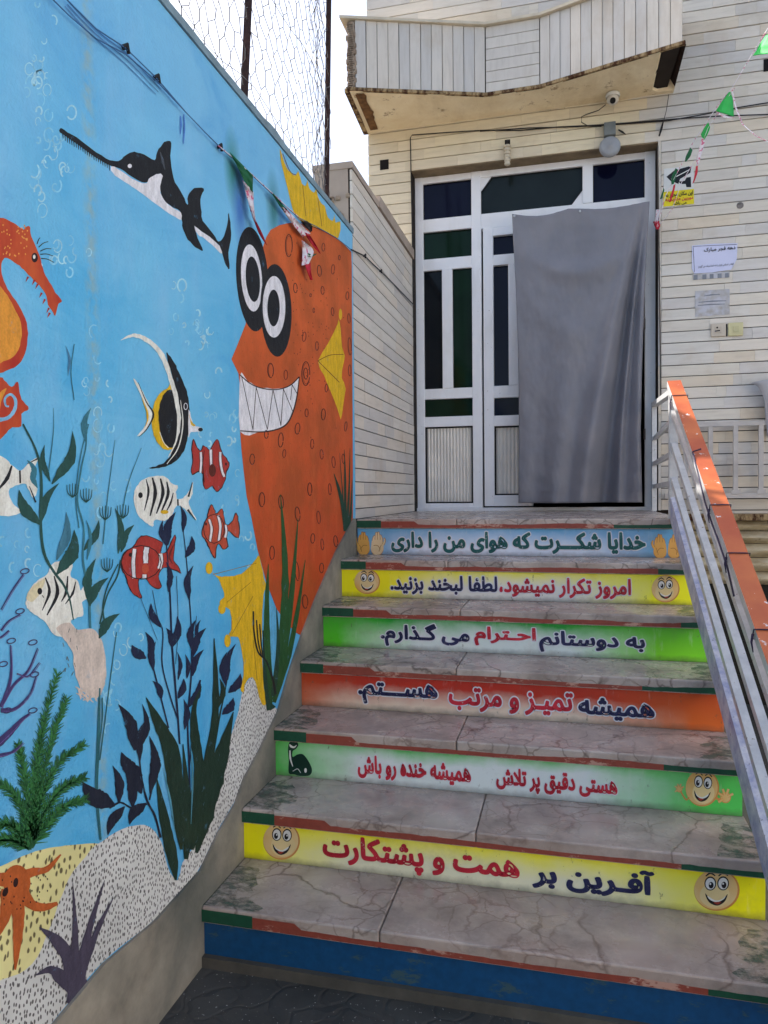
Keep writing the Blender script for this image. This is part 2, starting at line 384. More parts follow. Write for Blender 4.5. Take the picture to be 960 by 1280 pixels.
_c = CREAM2.mix(CREAM2.ramp(CREAM2.noise(CREAM2.scale(_p, (1, 1, 4)), 5, 7, .7), .38, .66), rgb(206, 194, 164), rgb(168, 148, 112)); _c = CREAM2.mix(CREAM2.ramp(CREAM2.noise(CREAM2.scale(_p, (1, 1, .3)), 16, 8, .7), .58, .7, 0, .8), _c, rgb(96, 68, 44)); CREAM2.color(_c); CREAM2 = CREAM2.m
RUSTL = N('rusty_ledge', .9, .2); _p = RUSTL.pos(); RUSTL.color(RUSTL.mix(RUSTL.ramp(RUSTL.noise(RUSTL.scale(_p, (1, 1, .4)), 26, 8, .7), .42, .58), rgb(170, 146, 108), rgb(70, 44, 28))); RUSTL.bump(RUSTL.noise(_p, 50, 6), .6, .005); RUSTL = RUSTL.m
DARK = plain('dark_interior', rgb(22, 20, 20), .95, .2)

# marble treads
def marble():
    m = N('tread_marble', .32, .45); p = m.pos(); rnd = m.n('ShaderNodeObjectInfo').outputs['Random']
    off = m.n('ShaderNodeVectorMath', operation='ADD', i={0: p, 1: m.n('ShaderNodeCombineXYZ', i={0: m.math('MULTIPLY', rnd, 31.0), 1: m.math('MULTIPLY', rnd, 7.0), 2: 0.0}).outputs[0]}).outputs[0]
    wob = m.n('ShaderNodeTexNoise', i={'Vector': off, 'Scale': 5.0, 'Detail': 5.0}).outputs['Color']
    v2 = m.n('ShaderNodeVectorMath', operation='MULTIPLY_ADD', i={0: wob, 1: (.20, .20, .20), 2: off}).outputs[0]
    vor = m.n('ShaderNodeTexVoronoi', feature='DISTANCE_TO_EDGE', i={'Vector': v2, 'Scale': 2.6}).outputs['Distance']
    vor2 = m.n('ShaderNodeTexVoronoi', feature='DISTANCE_TO_EDGE', i={'Vector': v2, 'Scale': 11.0}).outputs['Distance']
    g = m.noise(off, 3.2, 8, .6, 1.2)
    c = m.mix(m.ramp(g, .34, .68), rgb(170, 158, 148), rgb(216, 203, 190))
    c = m.mix(m.ramp(m.noise(off, 1.7, 6, .6), .48, .68, 0, .6), c, rgb(164, 138, 118))
    mask = m.ramp(m.noise(off, 2.6, 3), .40, .50)
    c = m.mix(m.math('MULTIPLY', m.ramp(vor, 0, .016, .8, 0), mask), c, rgb(36, 30, 28))
    c = m.mix(m.math('MULTIPLY', m.ramp(vor2, 0, .045, .75, 0), m.ramp(m.noise(off, 3.7, 3), .42, .56)), c, rgb(84, 72, 66))
    c = m.mix(m.ramp(rnd, 0, 1, .05, .5), c, rgb(170, 140, 124)); dirt = m.noise(p, 7, 9, .7)
    c = m.mix(m.ramp(dirt, .48, .78, 0, .6), c, rgb(90, 82, 74)); m.color(c); m.bump(dirt, .12, .003)
    rr = m.ramp(dirt, .4, .7, .18, .5); m.t.links.new(rr, m.b.inputs['Roughness']); return m.m
MARBLE = marble()
def worn(name, c, thr, under, rough=.5, sc=9.0, z=True):
    """paint worn away in patches"""
    m = N(name, rough, .4); p = m.pos(); n1 = m.noise(m.scale(p, (1, 1, 2.2)), sc, 9, .72); n2 = m.noise(p, 50, 5)
    cc = m.mix(m.ramp(n2, .3, .7), tuple(x*.75 for x in c[:3])+(1,), c); cc = m.mix(m.ramp(n1, thr, thr+.05), cc, under)
    m.color(cc); m.bump(n1, .3, .002); return m.m
M_RED = worn('red_edge_paint', rgb(156, 74, 58), .56, rgb(196, 150, 130)); M_GRN = worn('green_edge_paint', rgb(28, 84, 60), .62, rgb(100, 120, 104))
M_BLUE = worn('blue_riser_paint', rgb(18, 78, 124), .57, rgb(62, 88, 96), sc=7.0)
def riser_mat(name, top, left, right, white, lo=.1, hi=.95, xl=.12, xr=.85):
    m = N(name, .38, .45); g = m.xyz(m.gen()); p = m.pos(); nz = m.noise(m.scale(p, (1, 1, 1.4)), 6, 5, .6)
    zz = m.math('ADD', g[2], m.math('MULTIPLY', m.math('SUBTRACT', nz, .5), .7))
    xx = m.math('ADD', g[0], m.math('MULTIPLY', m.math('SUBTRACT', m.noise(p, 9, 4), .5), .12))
    side = m.math('MULTIPLY', m.ramp(xx, xl-.09, xl+.11), m.ramp(xx, xr+.08, xr-.14))
    edge = m.mix(m.ramp(g[0], .3, .7), left, right)
    edge = m.mix(m.ramp(g[2], .2, .95), edge, m.mix(m.ramp(g[0], .1, .9), m.mix(.5, left, top), m.mix(.5, right, top)))
    body = m.mix(m.ramp(zz, lo+.22, hi+.10), white, top)
    c = m.mix(side, edge, body)
    c = m.mix(m.ramp(m.noise(p, 4, 9, .75), .56, .74, 0, .28), c, rgb(130, 122, 106)); c = m.mix(m.ramp(m.noise(m.scale(p, (1, 1, .5)), 55, 7, .72), .63, .68, 0, .65), c, rgb(96, 86, 72)); c = m.mix(m.ramp(m.noise(m.scale(p, (2, 1, .4)), 22, 5, .6), .6, .8, 0, .3), c, rgb(225, 222, 212))
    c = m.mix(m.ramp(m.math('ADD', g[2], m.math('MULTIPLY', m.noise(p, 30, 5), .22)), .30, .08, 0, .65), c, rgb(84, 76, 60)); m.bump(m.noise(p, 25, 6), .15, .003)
    m.color(c); return m.m

# ------------------------------------------------------------------ ground
gm = N('yard_concrete', .85, .3); p = gm.pos(); a = gm.noise(p, 3, 8, .6); v = gm.n('ShaderNodeTexVoronoi', feature='DISTANCE_TO_EDGE', i={'Vector': gm.n('ShaderNodeVectorMath', operation='MULTIPLY_ADD', i={0: gm.n('ShaderNodeTexNoise', i={'Vector': p, 'Scale': 6.0}).outputs['Color'], 1: (.22, .22, .22), 2: p}).outputs[0], 'Scale': 6.5}).outputs['Distance']
c = gm.mix(gm.ramp(a, .3, .7), rgb(58, 57, 54), rgb(84, 82, 77)); c = gm.mix(gm.ramp(v, 0, .04, .3, 0), c, rgb(64, 60, 56)); c = gm.mix(gm.ramp(gm.noise(p, 120, 3), .68, .72, 0, .8), c, rgb(200, 196, 186))
gm.color(c); gm.bump(gm.math('ADD', gm.ramp(v, 0, .06), gm.math('MULTIPLY', gm.noise(p, 40, 6), .5)), .35, .007)
G = mesh_obj('ground', [(-400, -400, -1.19), (400, -400, -1.19), (400, 400, -1.19), (-400, 400, -1.19)], [(0, 1, 2, 3)], gm.m); G['kind'] = 'structure'

# ------------------------------------------------------------------ two unseen walls around the viewer, added for their bounce light
YR = plain('bounce_wall_render', rgb(206, 202, 198), .9, .1, 3, .3)
m_ = MB()
m_.box((4.9, -8.0, -1.3), (5.1, 1.40, 1.7)); o = m_.build('bounce_wall', YR); tag(o, 'plain rendered wall added on the right for bounce light, outside the picture', 'wall')
m_ = MB(); m_.box((-.2, -8.2, -1.3), (5.1, -8.0, 1.2)); o = m_.build('bounce_wall', YR); tag(o, 'plain rendered wall added behind the viewer for bounce light, outside the picture', 'wall')

# ------------------------------------------------------------------ painted wall (mural)
MW = empty('painted_wall', 'long blue yard wall on the left painted with an underwater scene of fish, corals and weeds', 'wall')
mb = N('mural_blue', .6, .3); p = mb.pos()
n1 = mb.noise(mb.scale(p, (1, 1.3, 1)), 1.6, 5, .55); n2 = mb.noise(mb.scale(p, (1, 1, .35)), 6, 6, .6); z = mb.xyz(p)[2]
c = mb.mix(mb.ramp(n1, .35, .65), rgb(72, 164, 208, 1.22), rgb(104, 178, 212, 1.22))
c = mb.mix(mb.ramp(z, -1.0, 0.6, .55, 0), c, rgb(54, 152, 208, 1.22)); c = mb.mix(mb.ramp(z, .55, 1.2, 0, .5), c, rgb(126, 176, 208, 1.25))
pt = mb.noise(mb.scale(p, (1, .6, 1.3)), 3.2, 7, .7, .8); c = mb.mix(mb.ramp(pt, .46, .62, 0, .4), c, rgb(120, 188, 218, 1.25)); c = mb.mix(mb.ramp(pt, .44, .32, 0, .4), c, rgb(58, 140, 196, 1.25))
c = mb.mix(mb.ramp(n2, .5, .75, 0, .4), c, rgb(140, 182, 212, 1.25))
y = mb.xyz(p)[1]
c = mb.mix(mb.math('MULTIPLY', mb.ramp(mb.math('ABSOLUTE', mb.math('ADD', y, 2.02)), 0.0, .03, .5, 0), mb.ramp(mb.noise(p, 30, 4), .4, .6)), c, rgb(170, 180, 150))
# soft green and blue patches mixed into the wall colour by the two flags
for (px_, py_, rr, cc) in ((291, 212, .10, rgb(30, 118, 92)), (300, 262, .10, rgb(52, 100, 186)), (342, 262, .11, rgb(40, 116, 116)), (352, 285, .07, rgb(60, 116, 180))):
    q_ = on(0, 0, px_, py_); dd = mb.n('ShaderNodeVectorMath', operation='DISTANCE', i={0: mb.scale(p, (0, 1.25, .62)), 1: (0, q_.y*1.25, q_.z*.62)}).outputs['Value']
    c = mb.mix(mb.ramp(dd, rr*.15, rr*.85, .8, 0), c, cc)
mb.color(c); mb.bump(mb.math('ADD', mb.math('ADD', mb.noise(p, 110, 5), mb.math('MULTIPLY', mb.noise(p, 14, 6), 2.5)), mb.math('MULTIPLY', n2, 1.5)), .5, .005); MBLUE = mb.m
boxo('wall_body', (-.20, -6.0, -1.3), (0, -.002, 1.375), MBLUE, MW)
# coping strip with a chipped mortar lump
cp = MB(); rr = random.Random(3); ys = [-6.0+i*.06 for i in range(101)]
vs = []; 
for yv in ys:
    j = rr.uniform(-.0006, .0006); lump = .02*max(0, 1-abs(yv+.98)/.10)
    for (x, z_) in ((-.205, 1.377), (.006+j, 1.377), (.007+j, 1.400+j+lump*.6), (-.205, 1.402+lump)): vs.append((x, min(yv, -.001), z_))
fs = []
for i in range(len(ys)-1):
    for k in range(4): fs.append((4*i+k, 4*i+(k+1) % 4, 4*i+4+(k+1) % 4, 4*i+4+k))
fs += [(0, 1, 2, 3), tuple(reversed(range(len(vs)-4, len(vs))))]
cp.add(vs, fs); cpo = cp.build('coping', plain('coping_paint', rgb(128, 150, 160), .8, .2, 12, .5), MW); cpo.data.validate()
bm = bmesh.new(); bm.from_mesh(cpo.data); bmesh.ops.recalc_face_normals(bm, faces=bm.faces); bm.to_mesh(cpo.data); bm.free()

def D(): return Decal(0, 0.0, 1)
K = paint(18, 20, 24); KW = paint(206, 204, 206, 1.3); CREAMP = paint(218, 216, 202); NAVY = paint(20, 30, 58); DGR = paint(22, 54, 44); DGR2 = paint(18, 44, 32); TEAL = paint(36, 92, 100)
REDF = paint(158, 48, 40); REDF2 = paint(176, 72, 48); OL = paint(36, 14, 16); YEL = paint(204, 164, 20); BUB = paint(150, 196, 220, 1.3); BUB2 = paint(128, 186, 216, 1.3)

# sea bed, yellow and speckled grey
def speckle(name, base, dark, sc, thr):
    m = N(name, .7, .3); p = m.pos(); q = m.n('ShaderNodeVectorMath', operation='MULTIPLY_ADD', i={0: m.n('ShaderNodeTexNoise', i={'Vector': p, 'Scale': 40.0}).outputs['Color'], 1: (.010, .010, .010), 2: p}).outputs[0]
    x_ = m.xyz(q); uv = m.n('ShaderNodeCombineXYZ', i={0: x_[1], 1: m.math('MULTIPLY', x_[2], .6), 2: 0.0}).outputs[0]
    vv = m.n('ShaderNodeTexVoronoi', voronoi_dimensions='2D', i={'Vector': uv, 'Scale': sc, 'Randomness': .85}); big = m.noise(p, 5, 4)
    f = m.ramp(m.math('ADD', vv.outputs['Distance'], m.math('MULTIPLY', m.noise(p, 90, 3), .22)), thr, thr+.09, .88, 0)
    c = m.mix(m.ramp(big, .35, .65), base, tuple(x*.82 for x in base[:3])+(1,)); m.color(m.mix(f, c, dark)); m.bump(big, .2, .004); return m.m
SANDG = speckle('speckled_grey_paint', rgb(200, 200, 196, 1.25), rgb(52, 46, 46), 112, .32); SANDY = speckle('speckled_yellow_paint', rgb(216, 208, 146, 1.25), rgb(70, 54, 34), 62, .27)
d = D(); e1 = [(-60, 1100), (0, 1083), (28, 1070), (60, 1060), (90, 1056), (127, 1055), (160, 1070), (140, 1120), (100, 1160), (70, 1210), (30, 1225), (0, 1250), (-60, 1300)]
d.poly(e1, SANDY); d.build('painted_yellow_sand', MW)
d = D(); d.poly([(-70, 1235), (0, 1225), (40, 1205), (62, 1160), (85, 1100), (112, 1064), (127, 1052), (145, 1040), (160, 1034), (180, 1031), (192, 1038), (201, 1052), (206, 1070), (212, 1090), (222, 1100),
  (228, 1078), (240, 1062), (250, 1040), (262, 1000), (275, 960), (290, 915), (298, 888), (304, 862), (313, 848), (322, 852), (328, 868), (334, 884), (346, 886), (343, 902), (322, 938), (304, 973), (292, 1004), (271, 1040), (248, 1088), (227, 1111), (190, 1152), (127, 1204), (60, 1284), (20, 1330), (-70, 1420)], SANDG)
d.build('painted_grey_seabed', MW)
# bubbles
d = D(); d.flat = True; LAY[0] += 1; rb = random.Random(11)
for (cx, cy, n_, sx, sy) in ((48, 90, 22, 14, 60), (62, 200, 24, 20, 60), (82, 330, 12, 22, 40), (118, 480, 9, 14, 60), (135, 600, 12, 18, 60), (250, 420, 12, 10, 40), (262, 500, 9, 9, 50), (292, 560, 6, 8, 40), (30, 690, 8, 26, 40), (215, 370, 6, 16, 60), (150, 800, 8, 24, 60), (290, 640, 6, 10, 40), (140, 870, 6, 14, 50), (310, 690, 5, 7, 30)):
    for i in range(n_):
        x, y_ = rb.gauss(cx, sx*.6), rb.gauss(cy, sy*.6)
        if x > 290 and y_ < 470: continue
        r = rb.uniform(3, 8)*(.65 if x > 230 else 1); a = rb.uniform(0, 360)
        d.ring(x, y_, r*.75, r*1.1, rb.uniform(1.0, 2.4), BUB if rb.random() < .5 else BUB2, 0, a, a+rb.uniform(150, 330), 12)
d.build('painted_bubbles', MW)

# sawfish-like black and white swimmer
d = D()
d.poly([(139, 208), (150, 213), (165, 223), (181, 230), (188, 221), (198, 216), (203, 220), (200, 235), (203, 247), (213, 258), (226, 266), (227, 275), (215, 269), (200, 259), (180, 244), (160, 230), (143, 219)], KW)
d.poly([(243, 281), (262, 295), (274, 307), (277, 317), (268, 309), (255, 298), (246, 292)], KW)
d.poly([(74, 164), (76, 160), (84, 165), (95, 172), (120, 190), (137, 200), (148, 201), (158, 193), (167, 190), (180, 193), (193, 200), (196, 190), (203, 180), (209, 176), (214, 179), (213, 195), (215, 215), (219, 228), (228, 243), (234, 256), (235, 244), (243, 235), (255, 236), (251, 245), (251, 260), (254, 276), (266, 292), (273, 302), (280, 295), (284, 280), (286, 266), (288, 285), (288, 300), (285, 315), (287, 336), (282, 331), (278, 318), (274, 307), (262, 296), (247, 286), (243, 283), (247, 298), (254, 313), (244, 309), (235, 299), (229, 287), (227, 274), (225, 264), (212, 257), (203, 247), (200, 233), (203, 220), (198, 217), (188, 221), (181, 229), (165, 221), (150, 211), (139, 207.5), (120, 197.5), (95, 179.5), (80, 169)], K, n=3)
d.ell(162, 207.5, 2.6, 2.6, KW)
for i in range(22):
    t = i/21; x = 78+t*58; y_ = 167+t*38.5; d.stroke([(x, y_-1), (x+.8, y_+6+rb.uniform(0, 2))], [1.5, .7], K)
d.stroke([(200, 190), (203, 200), (206, 212)], [1, 3, 1], paint(70, 74, 80))
d.build('painted_sawfish', MW)

# seahorse
SH1 = N('seahorse_paint', .6, .3); p = SH1.pos(); nn = SH1.noise(SH1.scale(p, (1, 2.2, 1)), 5, 6, .6)
SH1.color(SH1.mix(SH1.ramp(nn, .4, .62), rgb(164, 46, 32, 1.2), rgb(190, 84, 42, 1.2))); SH1 = SH1.m
SH2 = paint(206, 138, 48)
d = D()
d.poly([(-50, 290), (-20, 276), (0, 272), (10, 275), (20, 281), (29, 287), (33, 283), (37, 284), (38, 292), (42, 303), (47, 314), (51, 326), (55, 340), (61, 352), (69, 366), (77, 376), (72, 381), (69, 395), (64, 388), (60, 381), (57, 369), (51, 359), (43, 351), (35, 343), (27, 335), (18, 328), (9, 323), (4, 324), (1, 334), (3, 347), (9, 361), (19, 376), (29, 392), (34, 410), (34, 430), (29, 447), (20, 458), (8, 463), (-10, 468), (-50, 470), (-80, 380)], SH1, n=3)
d.poly([(-20, 345), (2, 360), (14, 378), (24, 398), (27, 420), (20, 442), (4, 452), (-20, 455)], SH2)
d.poly([(-20, 480), (0, 472), (5, 475), (14, 484), (22, 477), (24, 492), (29, 502), (36, 511), (27, 517), (26, 533), (15, 534), (8, 541), (0, 549), (-20, 560)], SH1, n=3)
d.stroke([(-2, 525), (10, 522), (18, 512), (19, 500), (13, 493), (6, 498), (7, 507), (11, 508)], [5, 4, 3, 2], paint(120, 176, 205))
d.poly([(-6, 500), (0, 490), (8, 486), (2, 500), (-2, 515)], SH2)
for (x, y_) in ((43, 350), (47, 355), (52, 366), (56, 374), (61, 385), (35, 346), (62, 391)): d.stroke([(x, y_), (x-3, y_+6)], [3, .5], REDF)
d.ell(43, 322, 4, 6, OL); d.ell(42.5, 321, 1.6, 2.6, CREAMP)
for a, b in (((48, 309), (60, 302)), ((50, 314), (64, 311)), ((50, 318), (66, 320)), ((51, 323), (67, 328)), ((46, 305), (50, 297))): d.stroke([a, ((a[0]+b[0])/2, (a[1]+b[1])/2-1.5), b], [1.3, .8], OL)
for i in range(40): 
    x, y_ = rb.uniform(2, 34), rb.uniform(280, 322); d.ell(x, y_, .9, 1.2, paint(222, 150, 70), n=6)
d.build('painted_seahorse', MW)

# big orange fish
ORF = N('orange_fish_paint', .6, .3); p = ORF.pos(); zz = ORF.xyz(p)[2]; n1 = ORF.noise(p, 4, 6, .6); n2 = ORF.noise(p, 120, 3)
c = ORF.mix(ORF.ramp(zz, -.5, .9), rgb(176, 60, 22, 1.2), rgb(198, 92, 42, 1.2)); c = ORF.mix(ORF.ramp(n1, .42, .62, 0, .65), c, rgb(150, 74, 30, 1.1)); c = ORF.mix(ORF.ramp(ORF.noise(ORF.scale(p, (1, 1, .4)), 11, 6, .7), .5, .7, 0, .4), c, rgb(206, 100, 50, 1.2)); c = ORF.mix(ORF.ramp(n2, .64, .7, 0, .5), c, rgb(110, 40, 18)); ORF.color(c); ORF.bump(ORF.noise(p, 70, 6), .4, .003); ORF = ORF.m  # darker towards the bottom: part paint grading, part shade put into the colour
d = D()
d.poly([(333, 296), (338, 288), (350, 281), (363, 278), (385, 280), (401, 286), (420, 297), (432, 307), (439, 315)] + [(439.6, 330), (440, 420), (440.6, 520), (441, 590), (441, 645)] + [(438, 668), (423, 698), (410, 724), (398, 757), (384, 799), (368, 790), (346, 763), (333, 728), (322, 687), (314, 649), (308, 620), (304, 587), (301.6, 560), (300, 538), (300, 490), (298, 467), (289, 449), (296, 432), (307, 405), (315, 350)], ORF, smooth=False)
d.poly([(300, 469), (310, 477), (325, 484), (345, 486), (362, 482), (373, 473), (371, 495), (366, 515), (358, 530), (345, 537), (325, 540), (301, 539)], KW)
d.stroke([(299, 468), (312, 479), (326, 485), (345, 487), (362, 482), (374, 471)], 1.4, OL)
d.stroke([(374, 471), (371, 495), (366, 515), (358, 530), (345, 537), (325, 540), (300, 538.5)], [1.2, 1.8, 1.8, 1.4], OL)
for a, b in (((302, 471), (316, 537)), ((320, 484), (316, 537)), ((320, 484), (334, 537)), ((341, 487), (334, 537)), ((341, 487), (351, 532)), ((354, 486), (351, 531)), ((354, 486), (366, 515)), ((365, 481), (363, 500)), ((365, 481), (371, 492))): d.stroke([a, b], .9, OL)
d.ell(315.3, 349, 20, 65.5, K, -4, 40); d.ell(314.2, 347.5, 13, 42, KW, -4, 36); d.ell(315.8, 349, 8.8, 28.5, K, -4, 32)
d.ell(344.8, 388, 19.5, 58, K, -2, 40); d.ell(342.3, 383.5, 14.2, 38.5, KW, 0, 36); d.ell(341.7, 385, 7.8, 23, K, 0, 32)
SP = paint(96, 34, 18); SP2 = paint(56, 18, 12)
for (x, y_, rx, ry) in ((360.8, 307, 4.3, 14), (404, 309, 1.8, 5), (369, 360, 2.3, 6), (399, 338.5, 2.5, 7), (416, 336.7, 2, 6), (403, 363, 2, 5), (415.5, 389.5, 1.6, 5), (380, 421, 2.2, 6), (396, 432.5, 1.9, 5.5), (338, 463, 3.6, 9), (357, 468.6, 2.2, 6), (382, 467, 5, 15), (382, 467, 2.5, 7), (408, 485, 1.8, 5), (383, 516, 2, 5), (404, 518, 2.5, 7), (371.6, 535.7, 3, 7), (350.7, 550, 3, 9), (390, 555, 2, 6), (332.6, 543, 2.4, 5), (434, 369.7, 1.8, 5), (436, 398, 1.6, 6), (437, 433, 2, 11), (437, 463, 1.6, 7), (315, 574, 3, 6.5), (327, 624.5, 3.6, 9), (351, 627.7, 3, 8.5), (371.7, 642.6, 3, 9), (387, 611.5, 2.6, 8), (412, 611.5, 1.8, 7), (398, 646.7, 2.2, 8), (339.8, 691, 3, 8.5), (390.7, 673, 2.5, 6), (402.6, 680.5, 1.8, 7), (419.4, 676.5, 2.4, 7), (401.8, 710, 2.6, 6), (381, 752, 3.5, 8.5), (416.7, 577.6, 2, 7), (429, 573.5, 1.6, 6), (401.8, 568, 2, 6), (355, 567, 2, 5), (371, 714, 2.4, 12), (424, 322, 1.2, 3), (388, 369, 1, 2), (392, 388, 1, 3), (432, 533, 1.5, 6)):
    a = rb.uniform(0, 90); d.ring(x, y_, rx, ry, 1.1, SP2 if rx > 2.2 else SP, rb.uniform(-6, 6), a, a+350, 18)
    if rx > 3: d.ring(x+.4, y_, rx*.8, ry*.86, .5, SP, 0, a+40, a+260, 14)
for i in range(120):
    x, y_ = rb.gauss(385, 26), rb.gauss(400, 70)
    if 364 < x < 436 and 300 < y_ < 600: d.ell(x, y_, .5, .9, SP, n=5)
d.build('painted_orange_fish', MW, 'huge grinning orange spotted fish with bulging eyes')
d = D()
d.poly([(349.3, 186), (353, 194.6), (357, 207.7), (363, 215.7), (369, 219.5), (372, 213.5), (374, 219), (377.7, 229.6), (382, 232.5), (384, 225), (386.5, 235.4), (391.6, 241), (395, 237), (396.7, 245.6), (401, 254), (404.7, 257), (407, 262), (410, 272), (415.6, 276), (418, 268), (419, 279), (425, 277), (422.5, 298), (410, 291), (398, 285), (384, 281), (375, 275), (368, 268), (361.7, 246), (356, 222), (351, 202)], YEL, n=2)
d.stroke([(353, 192), (362, 214), (370, 219)], .8, SP); d.stroke([(378, 231), (382, 270)], .6, SP); d.stroke([(397, 248), (402, 283)], .6, SP)
d.stroke([(375, 275), (390, 283), (405, 289), (422, 299)], 1.0, SP)
d.build('painted_top_fin', MW)
d = D()
d.poly([(423, 398), (422, 405), (410, 430), (397, 451), (405, 470), (414, 492), (422, 512), (426, 525), (428.5, 505), (432, 486), (427, 472), (428.5, 455), (431, 445), (427, 434), (425.5, 412)], YEL, n=2)
d.ell(425.3, 393, 2, 7, YEL); d.stroke([(397, 451), (412, 444), (429, 443)], .8, SP); d.stroke([(397, 451), (412, 466), (424, 478)], .8, SP); d.build('painted_side_fin', MW)
d = D()
d.poly([(265, 716), (272, 720), (281, 720.5), (297.5, 718.5), (308, 711.7), (319, 699.5), (324, 696), (330, 722.5), (332.7, 736), (328.7, 750), (328.7, 790), (328, 830), (330, 860), (332, 880), (326, 878), (319, 852), (313.8, 847), (307, 852.5), (304, 866), (300.8, 860), (304, 844), (303, 820), (299, 800), (294.8, 795.6), (288, 796), (286, 792), (289, 786), (288, 766), (284, 760), (278, 758), (274, 752), (280, 746), (278, 736), (273, 724)], YEL, n=3)
d.ell(261, 710, 4.4, 7.5, YEL); d.ell(277, 761, 4.6, 6.5, YEL); d.ell(284, 801, 4, 8, YEL)
for a, b in (((313, 728), (283, 753)), ((316, 745), (290, 792)), ((266, 718), (320, 704)), ((316, 800), (321, 850))): d.stroke([a, b], .7, paint(140, 104, 20))
d.build('painted_tail_fin', MW)

# clownfish (three)
def clown(outline, stripes, eye, dark, lbl):
    d = D(); d.poly(outline, OL, n=3)
    cx = sum(p_[0] for p_ in outline)/len(outline); cy = sum(p_[1] for p_ in outline)/len(outline)
    q = catmull(outline, 3); L = len(q); ins = []
    for i, a_ in enumerate(q):
        t_ = q[(i+1) % L]-q[i-1]; nn_ = Vector((-t_.y, t_.x)).normalized()
        ins.append(a_)
    area = sum(q[i].x*q[(i+1) % L].y-q[(i+1) % L].x*q[i].y for i in range(L)); sg = 1 if area > 0 else -1
    ins = []
    for i, a_ in enumerate(q):
        t_ = (q[(i+1) % L]-q[i-1]).normalized(); ins.append((a_.x-t_.y*sg*1.0, a_.y+t_.x*sg*1.0))
    d.poly(ins, dark, smooth=False)
    for (pts, wd) in stripes: d.stroke(pts, wd+1.6, OL); d.stroke(pts, wd, KW)
    d.ell(*eye, OL); return d
d = clown([(238.5, 562), (241, 548), (245, 556), (250, 563), (253, 557), (258, 559), (262, 562), (267, 552), (272, 549), (275, 557), (278, 567), (283, 573), (286.7, 582), (283, 590), (281.7, 599), (277, 610), (270, 615), (265, 608), (257, 612), (252.7, 605), (253, 593), (248, 590), (240, 594), (238, 587), (240, 575)],
  [([(250.5, 565), (251, 578), (250, 591)], 2.6), ([(263, 562), (263.5, 582)], 3), ([(275, 565), (275, 575), (277, 588), (280, 596)], 2.8)], (282, 580, 1.2, 2), REDF, '')
d.ell(265, 588, 4.5, 8, paint(84, 30, 20)); d.stroke([(255, 563), (253, 580), (255, 603)], .8, OL); d.build('painted_clownfish', MW)
d = clown([(251.7, 662), (255, 653), (258, 647), (260, 637), (264, 630), (268, 637), (270, 642), (275, 636.5), (278.5, 637), (280, 647), (283, 656), (290, 650), (294.5, 640), (297.7, 650), (299, 663), (298, 673), (292, 670), (285, 664), (283, 673), (285, 683), (278, 687), (273, 680), (270, 688), (269, 698), (264.5, 694), (260, 684), (257, 677), (252, 670)],
  [([(261, 649), (264, 661), (262, 677)], 2.6), ([(272, 644), (275, 658), (273, 676)], 2.8), ([(281.5, 656), (282.5, 664), (281, 672)], 2.6)], (257, 655, 1.2, 2), REDF2, '')
d.ring(267, 661, 13, 18, 1, OL); d.build('painted_clownfish', MW)
d = clown([(150, 701.7), (155, 690), (166, 683), (171.7, 673), (179, 669), (190, 671), (203, 678), (201.7, 685), (201, 691), (208, 689), (213, 677), (219, 668), (218, 686), (217, 700), (222, 707), (226, 717), (217, 713), (204, 710), (198, 720), (201.7, 733), (196, 736.5), (187, 731), (181, 723), (173, 725), (173.5, 736.7), (176.7, 748), (167, 744), (160, 733), (156.7, 721), (151.7, 713)],
  [([(167.7, 686), (166, 703), (167, 723)], 4.2), ([(183, 684), (181.5, 694), (181.7, 704)], 6), ([(180, 718), (180, 723)], 5), ([(200, 692), (201, 701), (198.5, 711)], 4.6)], (162.5, 693.5, 2.2, 2.6), REDF, '')
d.ell(181, 711, 4.5, 6, REDF2); d.ring(176, 703, 25, 21, 1.2, OL); d.stroke([(217, 680), (211, 695), (215, 705)], [1, 3, 1], paint(96, 34, 34)); d.build('painted_clownfish', MW)

# cream fish with black stripes (three) and a faded smudge
CRM2 = paint(206, 196, 160)
d = D()
d.poly([(166.7, 620), (170, 608), (179, 599), (193, 595), (206, 596), (214, 604), (222, 608), (219, 616.7), (222, 624), (230, 621), (238, 610), (240.7, 602), (240, 617), (235.5, 628), (240, 640), (245, 650), (233, 639), (223, 631.7), (217, 637), (213, 646.7), (203, 651), (193, 650), (190, 658), (181.7, 653), (173, 645), (168, 633)], CREAMP)
for pts, wd in (([(182, 599), (185, 615), (180, 638)], [1, 3, 1]), ([(190, 597), (193.5, 617), (187, 645)], [2, 5, 1.5]), ([(200, 598), (203, 617), (195, 642)], [2, 4.5, 1.5]), ([(208, 602), (209.5, 618), (201, 640)], [1.5, 4, 1.5]), ([(216, 616), (213, 628), (207, 640)], [1, 2.5, 1]), ([(221.7, 624), (222, 632)], [2, 2]), ([(240, 603), (235, 621)], [.8, 2.5]), ([(234, 637), (244, 650)], [2.5, .8])): d.stroke(pts, wd, K)
d.ell(175, 619, 2.8, 3.6, K); d.ell(205, 640, 5, 2.5, YEL); d.build('painted_striped_fish', MW)
d = D()
d.poly([(31.7, 750), (36.7, 736), (46.7, 725), (58, 718), (64, 706), (74, 701), (90, 705), (87, 719), (96.7, 726), (100, 738), (104, 732), (110, 727), (112, 745), (102, 753), (104, 768), (96, 772), (88, 776), (94, 788), (84, 797), (66.7, 793), (56.7, 778), (43, 768), (33, 760)], CREAMP)
d.poly([(32, 748), (38, 735), (48, 727), (56, 724), (50, 740), (40, 752)], CRM2)
